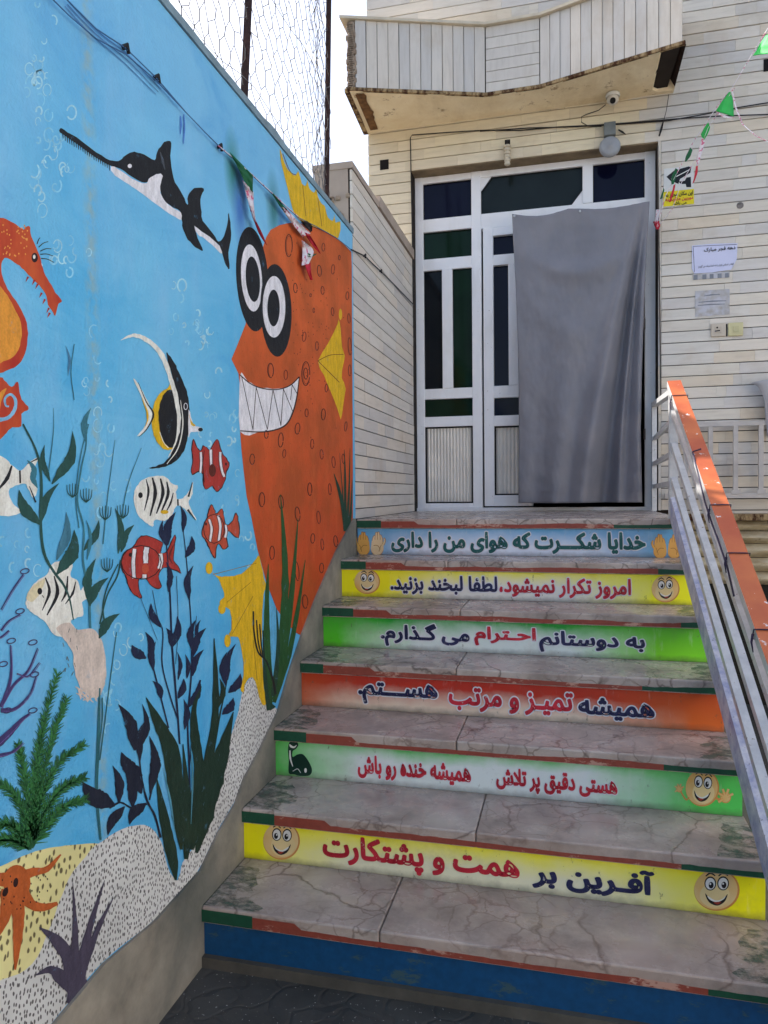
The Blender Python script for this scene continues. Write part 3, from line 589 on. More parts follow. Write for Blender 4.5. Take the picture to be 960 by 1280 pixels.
for pts, wd in (([(56, 722), (61, 740), (52, 763)], [1.5, 4, 1]), ([(67, 720), (71, 742), (58, 769)], [1.5, 5, 1.5]), ([(84, 720), (82, 740), (76, 752)], [1.5, 3.5, 1]), ([(94, 727), (90, 742), (81, 755)], [1, 3, 1])): d.stroke(pts, wd, K)
d.ell(49, 739, 3, 4.2, K); d.stroke([(52, 744), (54, 747)], 1, K)
d.build('painted_striped_fish', MW)
d = D(); SM = paint(196, 182, 170)
d.poly([(70, 785), (86, 778), (96, 787), (115, 786), (126, 800), (131, 820), (132, 845), (128, 862), (120, 872), (110, 868), (98, 855), (92, 835), (90, 815), (80, 800)], SM)
for i in range(26): d.stroke([(rb.uniform(92, 128), 862+rb.uniform(-8, 6)), (rb.uniform(100, 122), 872+rb.uniform(-3, 6))], 1.2, SM)
for i in range(12): x = rb.uniform(76, 96); yy = rb.uniform(785, 840); d.stroke([(x, yy), (x+rb.uniform(-3, 3), yy+5)], .8, paint(96, 104, 100))
d.build('painted_white_smudge', MW)
d = D()
d.poly([(-40, 600), (-10, 570), (5, 573), (15, 582), (25, 588), (36, 578), (47, 572), (42, 588), (46, 612), (40, 622), (32, 606), (22, 606), (10, 614), (16, 630), (26, 640), (10, 645), (-10, 642), (-40, 630)], CREAMP)
for pts, wd in (([(14, 582), (8, 598), (-3, 612)], [2, 5, 2]), ([(24, 588), (24.5, 604)], [2.4, 2.4]), ([(47, 573), (33, 580)], [2, .5]), ([(44, 628), (36, 608)], [2, 1])): d.stroke(pts, wd, K)
d.build('painted_striped_fish', MW)

# long-finned black, white and yellow fish
d = D()
d.poly([(213, 480), (209, 485), (200, 491), (193, 502), (189.5, 520), (190.5, 540), (197, 554), (206, 562), (216, 560), (224, 545), (226, 515), (221, 495)], YEL)
d.poly([(207, 441), (215, 450), (223, 465), (230, 482), (235, 497), (236.5, 515), (236, 535), (232, 555), (225, 570), (214, 580), (198, 585), (186, 585), (196, 582), (206, 577), (214, 565), (220, 545), (222, 515), (219, 490), (214, 468)], K)
d.poly([(212, 487), (205, 492), (199, 506), (197.5, 525), (202, 547), (210, 559), (218, 556), (223, 540), (222.5, 512), (218, 493)], K)
d.poly([(150, 426), (158, 420), (168, 417), (180, 420), (195, 431), (207, 448), (215, 472), (221, 492), (225, 515), (224, 540), (217, 560), (209, 572), (212, 566), (218, 553), (221, 530), (219, 508), (213, 484), (207, 464), (196, 441), (184, 429), (170, 422), (160, 422)], CREAMP)
d.stroke([(225, 500), (228, 530), (222, 560), (208, 580)], [.6, 1.5, 1.5, .8], CREAMP); d.stroke([(199, 540), (204, 553), (210, 560)], .9, CREAMP)
d.poly([(166, 474), (172, 480), (180, 494), (187, 509), (191, 516), (190, 524), (186, 532), (180, 540), (170, 546), (180, 534), (184, 521), (178, 500)], CREAMP); d.poly([(176, 497), (183, 510), (185, 522), (180, 536), (183, 520)], YEL)
d.stroke([(172, 478), (182, 502), (191, 518), (183, 536), (173, 546)], [.6, 1.4, 2.4, 1.4, .6], K)
d.poly([(235, 512), (239, 524), (243, 532), (250, 534), (252, 538), (245, 540), (238, 540), (235, 546)], KW); d.poly([(236, 517), (238, 525), (244, 532), (238, 531)], YEL); d.ell(250, 537, 3, 2.4, K)
d.ring(231.5, 508, 2.2, 4, .9, KW); d.build('painted_long_finned_fish', MW)

# weeds
def plant(name, stems, leaves, lbl=None):
    d = D()
    for pts, wd, m_ in stems: d.stroke(pts, wd, m_)
    for a, b, wd, m_ in leaves: d.leaf(a, b, wd, m_, rb.choice((-.12, .1, .14)))
    return d.build(name, MW, lbl)
G1 = paint(32, 72, 66); G3 = paint(52, 110, 124)
plant('painted_weed', [([(28, 530), (45, 565), (51, 600), (50, 650), (54, 690), (66, 714), (78, 730), (86, 748), (91, 775)], [2, 3.5, 3.5, 3, 1.5], G1)],
  [((50, 656), (23, 612), 15, G1), ((51, 652), (73, 604), 10, G1), ((64, 605), (90, 539), 13, G1), ((62, 602), (55, 556), 8, G1), ((70, 718), (92, 662), 17, G1), ((70, 700), (82, 640), 12, paint(58, 110, 130)), ((43, 600), (33, 575), 7, G3), ((46, 610), (40, 585), 7, G3)])
plant('painted_weed', [([(112, 785), (110, 740), (103, 700), (104, 660), (96, 625), (101, 585), (107, 555), (106, 525)], [3, 2.5, 2, 1.4], G3), ([(98, 660), (94, 620), (100, 570), (110, 530)], 1.4, G3), ([(132, 790), (128, 760), (133, 735), (147, 705)], [2, 1.5], G1)],
  [((106, 552), (113, 510), 8, G3), ((104, 688), (123, 650), 10, G1), ((112, 758), (119, 698), 12, G1), ((111, 757), (135, 722), 11, G1), ((123, 798), (149, 767), 12, G1), ((108, 700), (107, 650), 5, G3)])
plant('painted_weed', [([(124, 860), (122, 930), (120, 990), (125, 1050)], [2, 4, 4, 3], TEAL), ([(127, 872), (127, 900), (122, 940)], 1.6, TEAL), ([(145, 790), (137, 850), (130, 905), (124, 950)], [1, 1.6], TEAL), ([(92, 430), (88, 465), (92, 500)], 1, G3), ([(150, 700), (146, 720), (133, 745), (124, 780)], 1.8, G1), ([(128, 680), (134, 620), (143, 550)], [1.6, .6], G3), ([(148, 670), (158, 610), (176, 560)], [1.6, .6], G3), ([(60, 590), (66, 540), (66, 510)], [1.4, .5], G3)],
  [((147, 692), (143, 635), 8, G1), ((151, 690), (167, 656), 10, G1), ((84, 470), (81, 432), 3, paint(70, 120, 150))])
for cx, cy in ((90, 612), (107, 618), (131, 640), (153, 638), (133, 705)):
    d = D()
    for k in range(-2, 3): d.stroke([(cx, cy+10), (cx+k*3, cy+4), (cx+k*3.6, cy-8+abs(k))], [1.2, .8], G1)
    d.build('painted_sprig', MW)
nav = [((207, 682), (203, 650), 7), ((209, 682), (219, 640), 11), ((228, 665), (225, 632), 7), ((231, 697), (239, 670), 10), ((236, 750), (241, 707), 9), ((210, 740), (207, 702), 8), ((200, 784), (188, 754), 10), ((214, 810), (221, 770), 10), ((213, 808), (207, 785), 8), ((239, 812), (244, 775), 9), ((241, 820), (257, 785), 10), ((240, 845), (254, 812), 9), ((233, 848), (231, 818), 6), ((182, 823), (164, 806), 13), ((187, 822), (181, 790), 9), ((191, 838), (194, 802), 9), ((201, 874), (190, 851), 9), ((222, 873), (229, 848), 9), ((235, 884), (249, 850), 10), ((230, 912), (229, 874), 8), ((246, 800), (250, 775), 5), ((222, 850), (221, 815), 5)]
plant('painted_navy_weed', [([(205, 655), (209, 700), (212, 745), (214, 800), (218, 850), (222, 900), (224, 930)], [1, 2, 2.6, 2], NAVY), ([(227, 650), (232, 695), (236, 745), (239, 800), (238, 850), (234, 900), (236, 960), (237, 1030)], [.8, 1.4, 2, 2.6], NAVY), ([(190, 738), (196, 770), (203, 790), (202, 830), (212, 870), (222, 900)], [.6, 1.4, 1.8], NAVY), ([(191, 835), (200, 870), (210, 910)], 1.8, NAVY), ([(245, 770), (240, 830), (236, 880)], [.6, 1.6], NAVY), ([(250, 850), (242, 900), (236, 960)], 1.6, NAVY), ([(172, 740), (184, 770), (196, 800)], .5, NAVY), ([(220, 720), (222, 780), (219, 830)], .6, NAVY)], [(a, b, c_, NAVY) for a, b, c_ in nav])
NV2 = paint(20, 26, 44)
plant('painted_navy_weed', [([(200, 1047), (193, 1020), (183, 1000), (176, 970), (172, 930)], [3, 2.6, 1.6], NV2), ([(136, 1010), (150, 1003), (165, 1010), (183, 1005)], 2.2, NV2), ([(186, 1000), (192, 975), (199, 950)], 2, NV2)],
  [((168, 938), (147, 880), 16, NV2), ((171, 940), (177, 880), 9, NV2), ((174, 952), (186, 896), 10, NV2), ((187, 992), (186, 920), 13, NV2), ((177, 970), (151, 940), 18, NV2), ((176, 992), (154, 964), 14, NV2), ((148, 1004), (140, 957), 12, NV2), ((165, 1010), (156, 966), 13, NV2), ((143, 1007), (102, 977), 24, NV2), ((155, 1008), (134, 1044), 13, NV2), ((182, 1004), (161, 1031), 14, NV2)])
plant('painted_navy_weed', [([(268, 930), (274, 895), (281, 862), (288, 820)], [2.5, 1.6, .8], DGR2)], [((282, 858), (283, 815), 8, NAVY), ((284, 850), (294, 805), 8, NAVY), ((285, 866), (300, 842), 11, NAVY), ((272, 885), (274, 848), 7, DGR2), ((277, 893), (291, 872), 11, NAVY)])
# broad grass blades
d = D()
for pts, wd in (([(182, 872), (198, 905), (212, 935), (218, 975), (222, 1020), (226, 1062)], [1, 14, 20, 20, 16, 3]), ([(195, 972), (202, 1010), (210, 1050), (216, 1078), (219, 1100)], [1, 10, 15, 13, 3]), ([(251, 858), (242, 885), (243, 920), (248, 960), (244, 1010), (238, 1062)], [1, 6, 12, 12, 18, 6]),
    ([(267, 798), (269, 850), (268, 900), (260, 950), (250, 1000), (240, 1060)], [1, 7, 9, 12, 14, 5]), ([(291, 890), (280, 930), (268, 975), (256, 1020), (245, 1066)], [1, 14, 22, 20, 4]), ([(228, 930), (232, 980), (234, 1030), (232, 1074)], [1, 8, 16, 5])): d.stroke(pts, wd, DGR2)
d.stroke([(203, 960), (212, 1000), (218, 1040)], [.5, 2.5, .5], paint(78, 140, 160)); d.stroke([(238, 935), (240, 975), (238, 1030)], [.5, 2.5, .5], paint(70, 130, 150))
d.build('painted_grass_blades', MW, 'tall dark green grass blades rising from the speckled seabed')
d = D(); GG = paint(30, 74, 34); GGD = paint(24, 58, 42); BLU = paint(86, 160, 198)
d.poly([(330, 738), (338, 752), (349, 768), (350, 800), (345, 840), (336, 882), (330, 860), (327, 820), (327, 775)], BLU)
for pts, wd, m_ in (([(350, 618), (354, 670), (356, 730), (352, 800), (342, 860)], [.8, 5, 9, 10, 6], GG), ([(372, 648), (368, 700), (362, 760), (352, 830), (342, 875)], [.8, 4, 8, 8, 5], GG), ([(335, 705), (333, 750), (333, 800), (336, 850), (337, 884)], [.8, 6, 8, 9, 5], GG), ([(381, 700), (372, 760), (360, 820), (342, 878)], [.8, 5, 7, 5], GG), ([(345, 760), (347, 810), (341, 870)], [.8, 5, 6], GGD), ([(328, 800), (331, 850), (336, 888)], [.8, 5, 6], GGD), ([(340, 880), (337, 884), (335, 886)], [10, 8, 4], GGD)): d.stroke(pts, wd, m_)
d.build('painted_grass_blades', MW)
d = D()
for pts, wd in (([(316, 764), (317, 790), (322, 815), (332, 826), (340, 848), (344, 868)], [2, 2, 3]), ([(320, 775), (322, 800), (326, 820)], 1.6), ([(324, 780), (326, 805), (328, 822)], 1.6), ([(328, 788), (329, 808), (330, 824)], 1.4)): d.stroke(pts, wd, K)
d.build('painted_black_coral', MW)
d = D()
for pts, wd in (([(417, 592), (424, 615), (429, 640), (431, 664)], [.8, 4, 5, 4]), ([(430, 562), (431, 600), (431, 662)], [.5, 2.5, 4]), ([(424, 566), (428, 620), (430, 650)], [.4, 1.4, 2]), ([(437, 560), (436, 610), (433, 660)], [.4, 2, 4]), ([(440, 600), (438, 640), (434, 662)], [.5, 3, 4])): d.stroke(pts, wd, GGD)
d.build('painted_grass_blades', MW)
# palm-like weed
d = D(); d.flat = True; LAY[0] += 1; F1 = paint(44, 104, 52); F2 = paint(28, 78, 44)
for pts in ([(37, 1060), (40, 990), (50, 920), (70, 845)], [(38, 1060), (48, 990), (64, 925), (82, 875)], [(38, 1060), (50, 1000), (72, 955), (102, 932)], [(38, 1060), (55, 1015), (78, 985), (104, 972)], [(39, 1060), (58, 1030), (80, 1008), (104, 1000)], [(37, 1060), (34, 1000), (28, 960), (22, 932)], [(36, 1060), (26, 1010), (8, 985), (-12, 975)], [(36, 1062), (24, 1040), (8, 1030), (-12, 1034)], [(36, 1062), (20, 1052), (0, 1050), (-15, 1058)], [(37, 1062), (42, 1020), (46, 960), (55, 900)]):
    q = catmull(pts, 14, False)
    for i, a in enumerate(q[3:]):
        b = q[min(i+4, len(q)-1)]; dd = (b-q[i+2]).normalized(); nn = Vector((-dd.y, dd.x)); ln = 13*(1-.5*i/len(q))
        for s_ in (-1, 1, -1, 1, -1, 1):
            e = a+dd*ln*rb.uniform(.5, 1.3)+nn*s_*ln*rb.uniform(.25, 1.0); a2 = a+dd*rb.uniform(-2, 2); d.stroke([tuple(a2), tuple(e)], [1.8, .5], F1 if rb.random() < .6 else F2)
    d.stroke([tuple(x_) for x_ in q[::6]], [3, 1], F2)
d.build('painted_palm_weed', MW)
# purple coral with ring ends
d = D(); PU = paint(58, 50, 96); PU2 = paint(104, 84, 140)
for pts, wd in (([(0, 884), (10, 858), (13, 838), (12, 806)], [5, 3.5, 1.2]), ([(2, 880), (16, 856), (34, 838), (46, 810)], [4, 3, 1]), ([(0, 762), (14, 738), (28, 718)], [1, 1.5, 1.5]), ([(0, 788), (10, 776), (24, 768)], [2, 1.5]), ([(0, 888), (18, 886), (36, 868), (44, 845)], [6, 3, 1]), ([(-4, 930), (12, 915), (26, 900), (36, 892)], [10, 6, 2]), ([(-4, 945), (14, 940), (28, 928)], [6, 3, 1]), ([(20, 842), (34, 845), (48, 828)], [2, 1]), ([(-4, 798), (2, 795), (10, 788)], 2)): d.stroke(pts, wd, PU); d.stroke([(a+1.5, b+1) for a, b in pts], .8, PU2)
for x, y_ in ((30, 714), (24, 764), (13, 801), (40, 803), (42, 843), (40, 888), (3, 830), (8, 888)): d.ring(x, y_, 5.5, 3, 1.4, PU, -15)
d.build('painted_purple_coral', MW)
# orange starfish and grey plant low on the wall
d = D(); ST = paint(170, 84, 36); 
for pts, wd in (([(24, 1096), (40, 1090), (58, 1086), (75, 1068)], [16, 10, 7, 2]), ([(24, 1112), (38, 1130), (54, 1134), (71, 1129)], [18, 12, 10, 4]), ([(20, 1110), (22, 1150), (20, 1185), (18, 1212)], [18, 15, 9, 2]), ([(10, 1112), (4, 1150), (-12, 1180)], [20, 12, 3]), ([(14, 1100), (-6, 1100), (-30, 1110)], [20, 16, 10])): d.stroke(pts, wd, ST)
d.ell(20, 1103, 17, 22, ST); d.ell(5.5, 1115, 3.4, 6, OL, 20); d.ell(18.5, 1103, 3, 6, OL, 10)
for i in range(30): d.ell(rb.uniform(-5, 60), rb.uniform(1095, 1140), .8, 1.4, OL, n=6)
d.build('painted_starfish', MW)
d = D(); GP = paint(66, 60, 76)
for pts, wd in (([(94, 1240), (92, 1200), (93, 1160), (90, 1103)], [14, 12, 7, .6]), ([(96, 1235), (104, 1190), (114, 1150), (130, 1100)], [16, 12, 7, .6]), ([(98, 1225), (112, 1185), (124, 1155), (141, 1122)], [10, 9, 6, .6]), ([(88, 1222), (84, 1196), (68, 1174), (48, 1159)], [16, 18, 14, 1]), ([(92, 1236), (76, 1222), (62, 1212), (43, 1219)], [18, 18, 10, 1]), ([(96, 1222), (92, 1240), (84, 1254)], [26, 20, 4])): d.stroke(pts, wd, GP)
d.build('painted_grey_plant', MW)
# blue drip marks
d = D(); DB = paint(70, 120, 190)
for x, y0, y1 in ((229, 143, 180), (225, 145, 168)): d.stroke([(x, y0), (x+.5, (y0+y1)/2), (x-.5, y1)], [1.2, 2.4, .8], DB)
for off in (0, 3, 6): d.stroke([(86-off, 3+off*.8), (120-off, 38+off), (160-off, 70+off*1.4), (200-off, 112+off)], [1.5, 1.2, .8], paint(80, 128, 176))
d.build('painted_drips', MW)
# bare cement skirting along the stairs
sk = [(440.5, 648), (418, 690), (393, 747), (376, 791), (360, 838), (345, 890), (322, 938), (303, 973), (292, 1004), (271, 1040), (248, 1088), (227, 1111), (190, 1152), (127, 1204), (60, 1284), (10, 1345)]
pv = []; 
for x, y_ in sk: v_ = on(0, 0, x, y_); pv.append((v_.y, v_.z))
y_end = pv[-1][0]
low = [(y_end-1.5, pv[-1][1]-.35), (y_end-1.5, -1.25), (-.02, -1.25), (-.02, 0.0)]
poly2 = [Vector((a, b, 0)) for a, b in pv+low]; tr = tessellate_polygon([poly2]); n_ = len(poly2)
vs = [(.009, a.x, a.y) for a in poly2]+[(.001, a.x, a.y) for a in poly2]
fs = [tuple(t) for t in tr]+[(i, (i+1) % n_, n_+(i+1) % n_, n_+i) for i in range(n_)]
sko = mesh_obj('cement_skirting', vs, fs, CEM, MW); bm = bmesh.new(); bm.from_mesh(sko.data); bmesh.ops.recalc_face_normals(bm, faces=bm.faces); bm.to_mesh(sko.data); bm.free()

# ------------------------------------------------------------------ side parapet wall clad with stone
PW = empty('parapet_wall', 'low stone clad side wall between the painted wall and the front door', 'wall')
boxo('wall_body', (-.19, 0, -1.2), (-.020, 1.425, 1.70), PARAP, PW)
boxo('grout', (-.0195, .004, -.02), (-.012, 1.425, 1.690), GROUT, PW)
rt = random.Random(5); row = .066; z0 = .118-row*2
k = 0; zc = z0
while zc < 1.66:
    y0 = .002; zt = min(zc+row-.005, 1.685)
    while y0 < 1.42:
        y1 = min(y0+rt.uniform(.16, .5), 1.424)
        if 1.424-y1 < .1: y1 = 1.424
        piece('stone_tile', (-.0115, y0, max(zc, .001)), (rt.uniform(-.0008, .0008), y1-.0008, zt), T_SID, PW); y0 = y1
    zc += row
m_ = MB(); m_.box((-.20, -.004, 1.691), (.004, .50, 1.722)); m_.build('coping', PARAP, PW)
m_ = MB(); m_.box((-.20, .502, 1.691), (.012, 1.425, 1.752)); m_.build('coping', PARAP, PW)
# rubble end where the painted wall meets it
m_ = MB(); rr = random.Random(9)
for i in range(26):
    x = rr.uniform(-.19, -.02); z_ = rr.uniform(1.40, 1.56); s_ = rr.uniform(.008, .02)
    m_.bbox((x-s_, -.014, z_-s_), (x+s_, .004, z_+s_), s_*.5)
m_.build('mortar_rubble', ROUGH, PW)

# ------------------------------------------------------------------ house front
HB = empty('house', 'two storey house front clad in pale beige stone strips with a glazed white door', 'house')
FY = 1.43
DX0, DX1, DZ = -.003, 1.552, 2.285
m_ = MB(); m_.box((-.30, FY+.014, -1.2), (DX0, FY+2.6, 4.01)); m_.box((DX1, FY+.014, -1.2), (4.6, FY+2.6, 4.01)); m_.box((DX0, FY+.014, DZ), (DX1, FY+2.6, 4.01)); m_.box((DX0, FY+.014, -1.2), (DX1, FY+2.6, -.045))
HC = m_.build('house_wall', GROUT, HB)
rt = random.Random(21); row = .069; zc = .831-row*13; nt_ = 0
while zc < 4.0:
    zt = zc+row-.0055
    spans = [(-.3, 3.6)]
    if zt < DZ+.02: spans = [(-.3, DX0-.001), (1.572, 3.6)]
    if zc < -.05: spans = [(1.62, 3.6)]
    if zc < -.20: spans = []
    for (a, b) in spans:
        x0 = a
        while x0 < b-.01:
            L = rt.uniform(.18, .46) if rt.random() < .8 else rt.uniform(.05, .12); x1 = x0+L
            if b-x1 < .06: x1 = b
            if x0 < 2.45 or rt.random() < 1:
                hid = (2.60 < zc < 3.0 and x1 < 1.6)
                if not hid:
                    if x0 > 2.4: x1 = min(b, x0+1.2)
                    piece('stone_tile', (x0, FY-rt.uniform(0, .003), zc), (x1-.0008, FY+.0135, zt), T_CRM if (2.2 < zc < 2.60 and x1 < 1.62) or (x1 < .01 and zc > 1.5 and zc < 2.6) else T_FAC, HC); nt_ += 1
            x0 = x1
    zc += row
for zz0 in [i*.30 for i in range(8)]:     # narrow trim strip beside the opening
    piece('stone_tile', (DX1+.002, FY-.003, zz0), (1.570, FY+.012, min(zz0+.298, 2.28)), T_FAC, HC)
boxo('lintel_soffit', (DX0, FY+.004, DZ-.012), (DX1, FY+.16, DZ-.001), plain('dirty_lintel', rgb(132, 116, 92), .9, .3, 9, .4), HB)
# ---- entrance door
ED = bpy.data.objects.new('entrance_door', None); COL.objects.link(ED); ED.parent = HB
PY = 1.560
def dx(px, py=400): return on(1, PY, px, py).x
def dz(px, py): return on(1, PY, px, py).z
m_ = MB()
def fr(x0, x1, z0, z1):
    h_ = (x1-x0) > (z1-z0); m_.bbox((x0-(.004 if h_ else 0), PY-(.026 if h_ else .03), z0-(0 if h_ else 0)), (x1+(.004 if h_ else 0), PY+(.027 if h_ else .03), z1), .003)
# measured glass openings: (x0,x1,z0,z1)
c0, c1 = dx(530, 300), dx(590, 300); c2, c3 = dx(602, 300), dx(728, 220); c4, c5 = dx(741, 210), dx(805.5, 210)
zt0, zt1 = dz(560, 273.5), dz(560, 228.5)                # top lights
zg0, zg1 = dz(560, 323.5), dz(560, 289.5)
ztl0, ztl1 = dz(560, 486), dz(560, 338)
zs0, zs1 = dz(560, 521), dz(560, 499)
zr0, zr1 = dz(560, 629), dz(560, 533.5)
XR = DX1-.003
fr(DX0+.002, c0, .02, DZ-.015)                           # left jamb
fr(c1, c2, .02, DZ-.015)                                 # mullion
fr(c5, XR, .02, DZ-.015)                                 # right jamb
fr(c0, c5, zt1, DZ-.015)                                 # head
fr(c0, c1, zg1, zt0); fr(c0, c1, ztl1, zg0); fr(c0, c1, zs1, ztl0); fr(c0, c1, zr1, zs0); fr(c0, c1, .02, zr0)
fr(c2, c5, dz(625, 285.6), zt0)                                # transom over the door leaf
fr(c3, c4, zt0, zt1)
xm0, xm1 = dx(553.5, 400), dx(566.5, 400); fr(xm0, xm1, ztl0, ztl1)
m_.box((DX0+.001, PY-.045, -.02), (DX1-.001, PY+.05, .02))
m_.build('door_frame', WHITE, ED)
def pane(x0, x1, z0, z1, mat, y=PY): return boxo('glass_pane', (x0-.004, y, z0-.004), (x1+.004, y+.006, z1+.004), mat, ED)
pane(c0, c1, zt0, zt1, G_NAVY); pane(c0, c1, zg0, zg1, G_GREEN); pane(c0, xm0, ztl0, ztl1, G_BLACK); pane(xm1, c1, ztl0, ztl1, G_GREEN); pane(c0, c1, zs0, zs1, G_GREEN)
pane(c4, c5, zt0, zt1, G_NAVY); pane(c2, c3, zt0, zt1, G_DARK)
for (a, b, c_) in (((c2, zt1), (c2+.075, zt1), (c2, zt1-.095)), ((c3, zt0), (c3-.075, zt0), (c3, zt0+.095))):   # corner plates of the centre light
    vs = [(q[0], yy, q[1]) for yy in (PY-.012, PY-.001) for q in (a, b, c_)]
    m_ = MB(); m_.add(vs, [(0, 1, 2), (5, 4, 3), (0, 3, 4, 1), (1, 4, 5, 2), (2, 5, 3, 0)]); m_.build('corner_plate', WHITE, ED)
    m_ = MB(); m_.bar((b[0], PY-.012, b[1]), (c_[0], PY-.012, c_[1]), .006, .006, side=Vector((0, 1, 0))); m_.build('glazing_gasket', BLACK, ED)
m_ = MB()
for (x0, x1, z0, z1) in ((c2, c3, zt0, zt1), (c4, c5, zt0, zt1), (c0, c1, zt0, zt1), (c0, c1, zg0, zg1), (c0, c1, zs0, zs1), (c0, xm0, ztl0, ztl1), (xm1, c1, ztl0, ztl1)):
    g = .0035
    for a, b in (((x0, z0), (x1, z0+g)), ((x0, z1-g), (x1, z1)), ((x0, z0+g), (x0+g, z1-g)), ((x1-g, z0+g), (x1, z1-g))): m_.box((a[0], PY-.008, a[1]), (b[0], PY-.0005, b[1]))
m_.build('glazing_gasket', BLACK, ED)
def ribbed(x0, x1, z0, z1, n, nm='ribbed_panel'):
    m = MB(); m.box((x0+.006, PY+.002, z0+.006), (x1-.006, PY+.01, z1-.006)); w_ = (x1-x0-.02)/n
    for i in range(n):
        xa = x0+.01+i*w_; m.add([(xa, PY+.001, z0+.008), (xa+w_*.5, PY-.008, z0+.008), (xa+w_*.92, PY+.001, z0+.008), (xa, PY+.001, z1-.008), (xa+w_*.5, PY-.008, z1-.008), (xa+w_*.92, PY+.001, z1-.008)], [(0, 1, 4, 3), (1, 2, 5, 4), (0, 2, 1), (3, 4, 5)])
    o = m.build(nm, RIB, ED)
    g = .010; m = MB()
    for a, b in (((x0, z0), (x1, z0+g)), ((x0, z1-g), (x1, z1)), ((x0, z0+g), (x0+g, z1-g)), ((x1-g, z0+g), (x1, z1-g))): m.box((a[0], PY-.014, a[1]), (b[0], PY-.001, b[1]))
    m.build('panel_seal', BLACK, ED); return o
ribbed(c0, c1, zr0, zr1, 14)
# door leaf (left leaf shut, the other stands open behind the curtain)
l0, l1 = dx(605, 400), dx(660, 400); g0, g1 = dx(617.5, 400), dx(636, 400); m_ = MB()
LY = PY-.008
zl = [dz(625, 619), dz(625, 533), dz(625, 520), dz(625, 498), dz(625, 483), dz(625, 333), dz(625, 320), dz(625, 296), dz(625, 286)]
def fl(x0, x1, z0, z1):
    h_ = (x1-x0) > (z1-z0); m_.bbox((x0-(.004 if h_ else 0), LY-(.025 if h_ else .028), z0), (x1+(.004 if h_ else 0), LY+(.018 if h_ else .02), z1), .003)
g2 = dx(660, 400)
fl(l0, g0, .03, zl[8]); fl(g1, l1, zl[4], zl[5]); fl(g0, l1, zl[7], zl[8]); fl(g0, l1, zl[5], zl[6]); fl(g0, l1, zl[3], zl[4]); fl(g0, l1, zl[1], zl[2]); fl(g0, l1, .03, zl[0]); fl(l1, l1+.03, .03, zl[8])
fl(l1+.03, c5, zl[8]-.002, zl[8]+.03)
m_.build('door_leaf', WHITE, ED)
pane(g0, g1, zl[4], zl[5], G_NAVY); pane(g0, l1, zl[2], zl[3], G_NAVY); pane(g0, l1, zl[6], zl[7], G_NAVY); ribbed(g0, l1, zl[0], zl[1], 8)
m_ = MB(); 
for zz in (.45, 1.15, 1.75): m_.tube([(c5-.004, PY-.034, zz), (c5-.004, PY-.034, zz+.07)], .007, 8)
m_.build('hinge', plain('hinge_steel', rgb(120, 112, 108), .5, .2, metal=.6), ED)
# dark hall behind the door
m_ = MB(); X0, X1, Y0, Y1, Z0, Z1 = DX0, DX1, PY+.05, FY+2.55, -.03, DZ
m_.add([(X0, Y0, Z0), (X1, Y0, Z0), (X1, Y1, Z0), (X0, Y1, Z0), (X0, Y0, Z1), (X1, Y0, Z1), (X1, Y1, Z1), (X0, Y1, Z1)], [(0, 1, 2, 3), (7, 6, 5, 4), (3, 2, 6, 7), (0, 3, 7, 4), (2, 1, 5, 6)])
m_.build('hall_interior', DARK, HB)
# ---- balcony
BZ0, BZ1 = 2.567, 2.995
BA = bpy.data.objects.new('balcony', None); COL.objects.link(BA); BA.parent = HB
Fp = [(-.235, .905), (.520, 1.176), (.850, 1.171), (1.622, .935)]
def board(p0, p1, z0, z1, th, mat, nm='board'):
    a = Vector((*p0, 0)); b = Vector((*p1, 0)); d_ = (b-a); L = d_.length; o = piece(nm, (0, 0, 0), (1, 1, 1), mat, BA)
    o.location = (a.x, a.y, z0); o.rotation_euler = (0, 0, math.atan2(d_.y, d_.x)); o.scale = (L, th, z1-z0); return o
for s_, (a, b, n_) in enumerate(((Fp[0], Fp[1], 12), (Fp[1], Fp[2], 0), (Fp[2], Fp[3], 13))):
    A = Vector(a); B = Vector(b)
    if n_:
        for i in range(n_):
            q0 = A+(B-A)*((i+.02)/n_); q1 = A+(B-A)*((i+.96)/n_); j = rt.uniform(-.003, .003)
            board((q0.x, q0.y+j), (q1.x, q1.y+j), BZ0+.012+rt.uniform(-.003, .003), BZ1-.01, .02, T_BAL)
    else:
        hh = (BZ1-BZ0-.02)/6
        for i in range(6): board((A.x+.004, A.y-.002), (B.x-.004, B.y-.002), BZ0+.012+i*hh, BZ0+.012+(i+1)*hh-.004, .02, T_BAL)
m_ = MB()                                                  # parapet core and slab
core = [(-.240, .925), (.520, 1.196), (.850, 1.191), (1.618, .955), (1.600, FY+.004), (-.255, FY+.004)]
vs = [(x, y_, z_) for z_ in (BZ0+.012, BZ1-.012) for x, y_ in core]; n_ = 6
m_.add(vs, [tuple(reversed(range(6))), tuple(range(6, 12))]+[(i, (i+1) % 6, 6+(i+1) % 6, 6+i) for i in range(6)]); m_.build('balcony_core', GROUT, BA)
m_ = MB(); cap = [(-.32, .860), (.520, 1.150), (.850, 1.146), (1.66, .895), (1.66, FY-.001), (-.32, FY-.001)]
vs = [(x, y_, z_) for z_ in (BZ1-.008, BZ1+.008) for x, y_ in cap]
m_.add(vs, [tuple(reversed(range(6))), tuple(range(6, 12))]+[(i, (i+1) % 6, 6+(i+1) % 6, 6+i) for i in range(6)]); m_.build('balcony_cap', plain('cap_stone', rgb(206, 194, 172), .8, .15, 10, .4), BA)
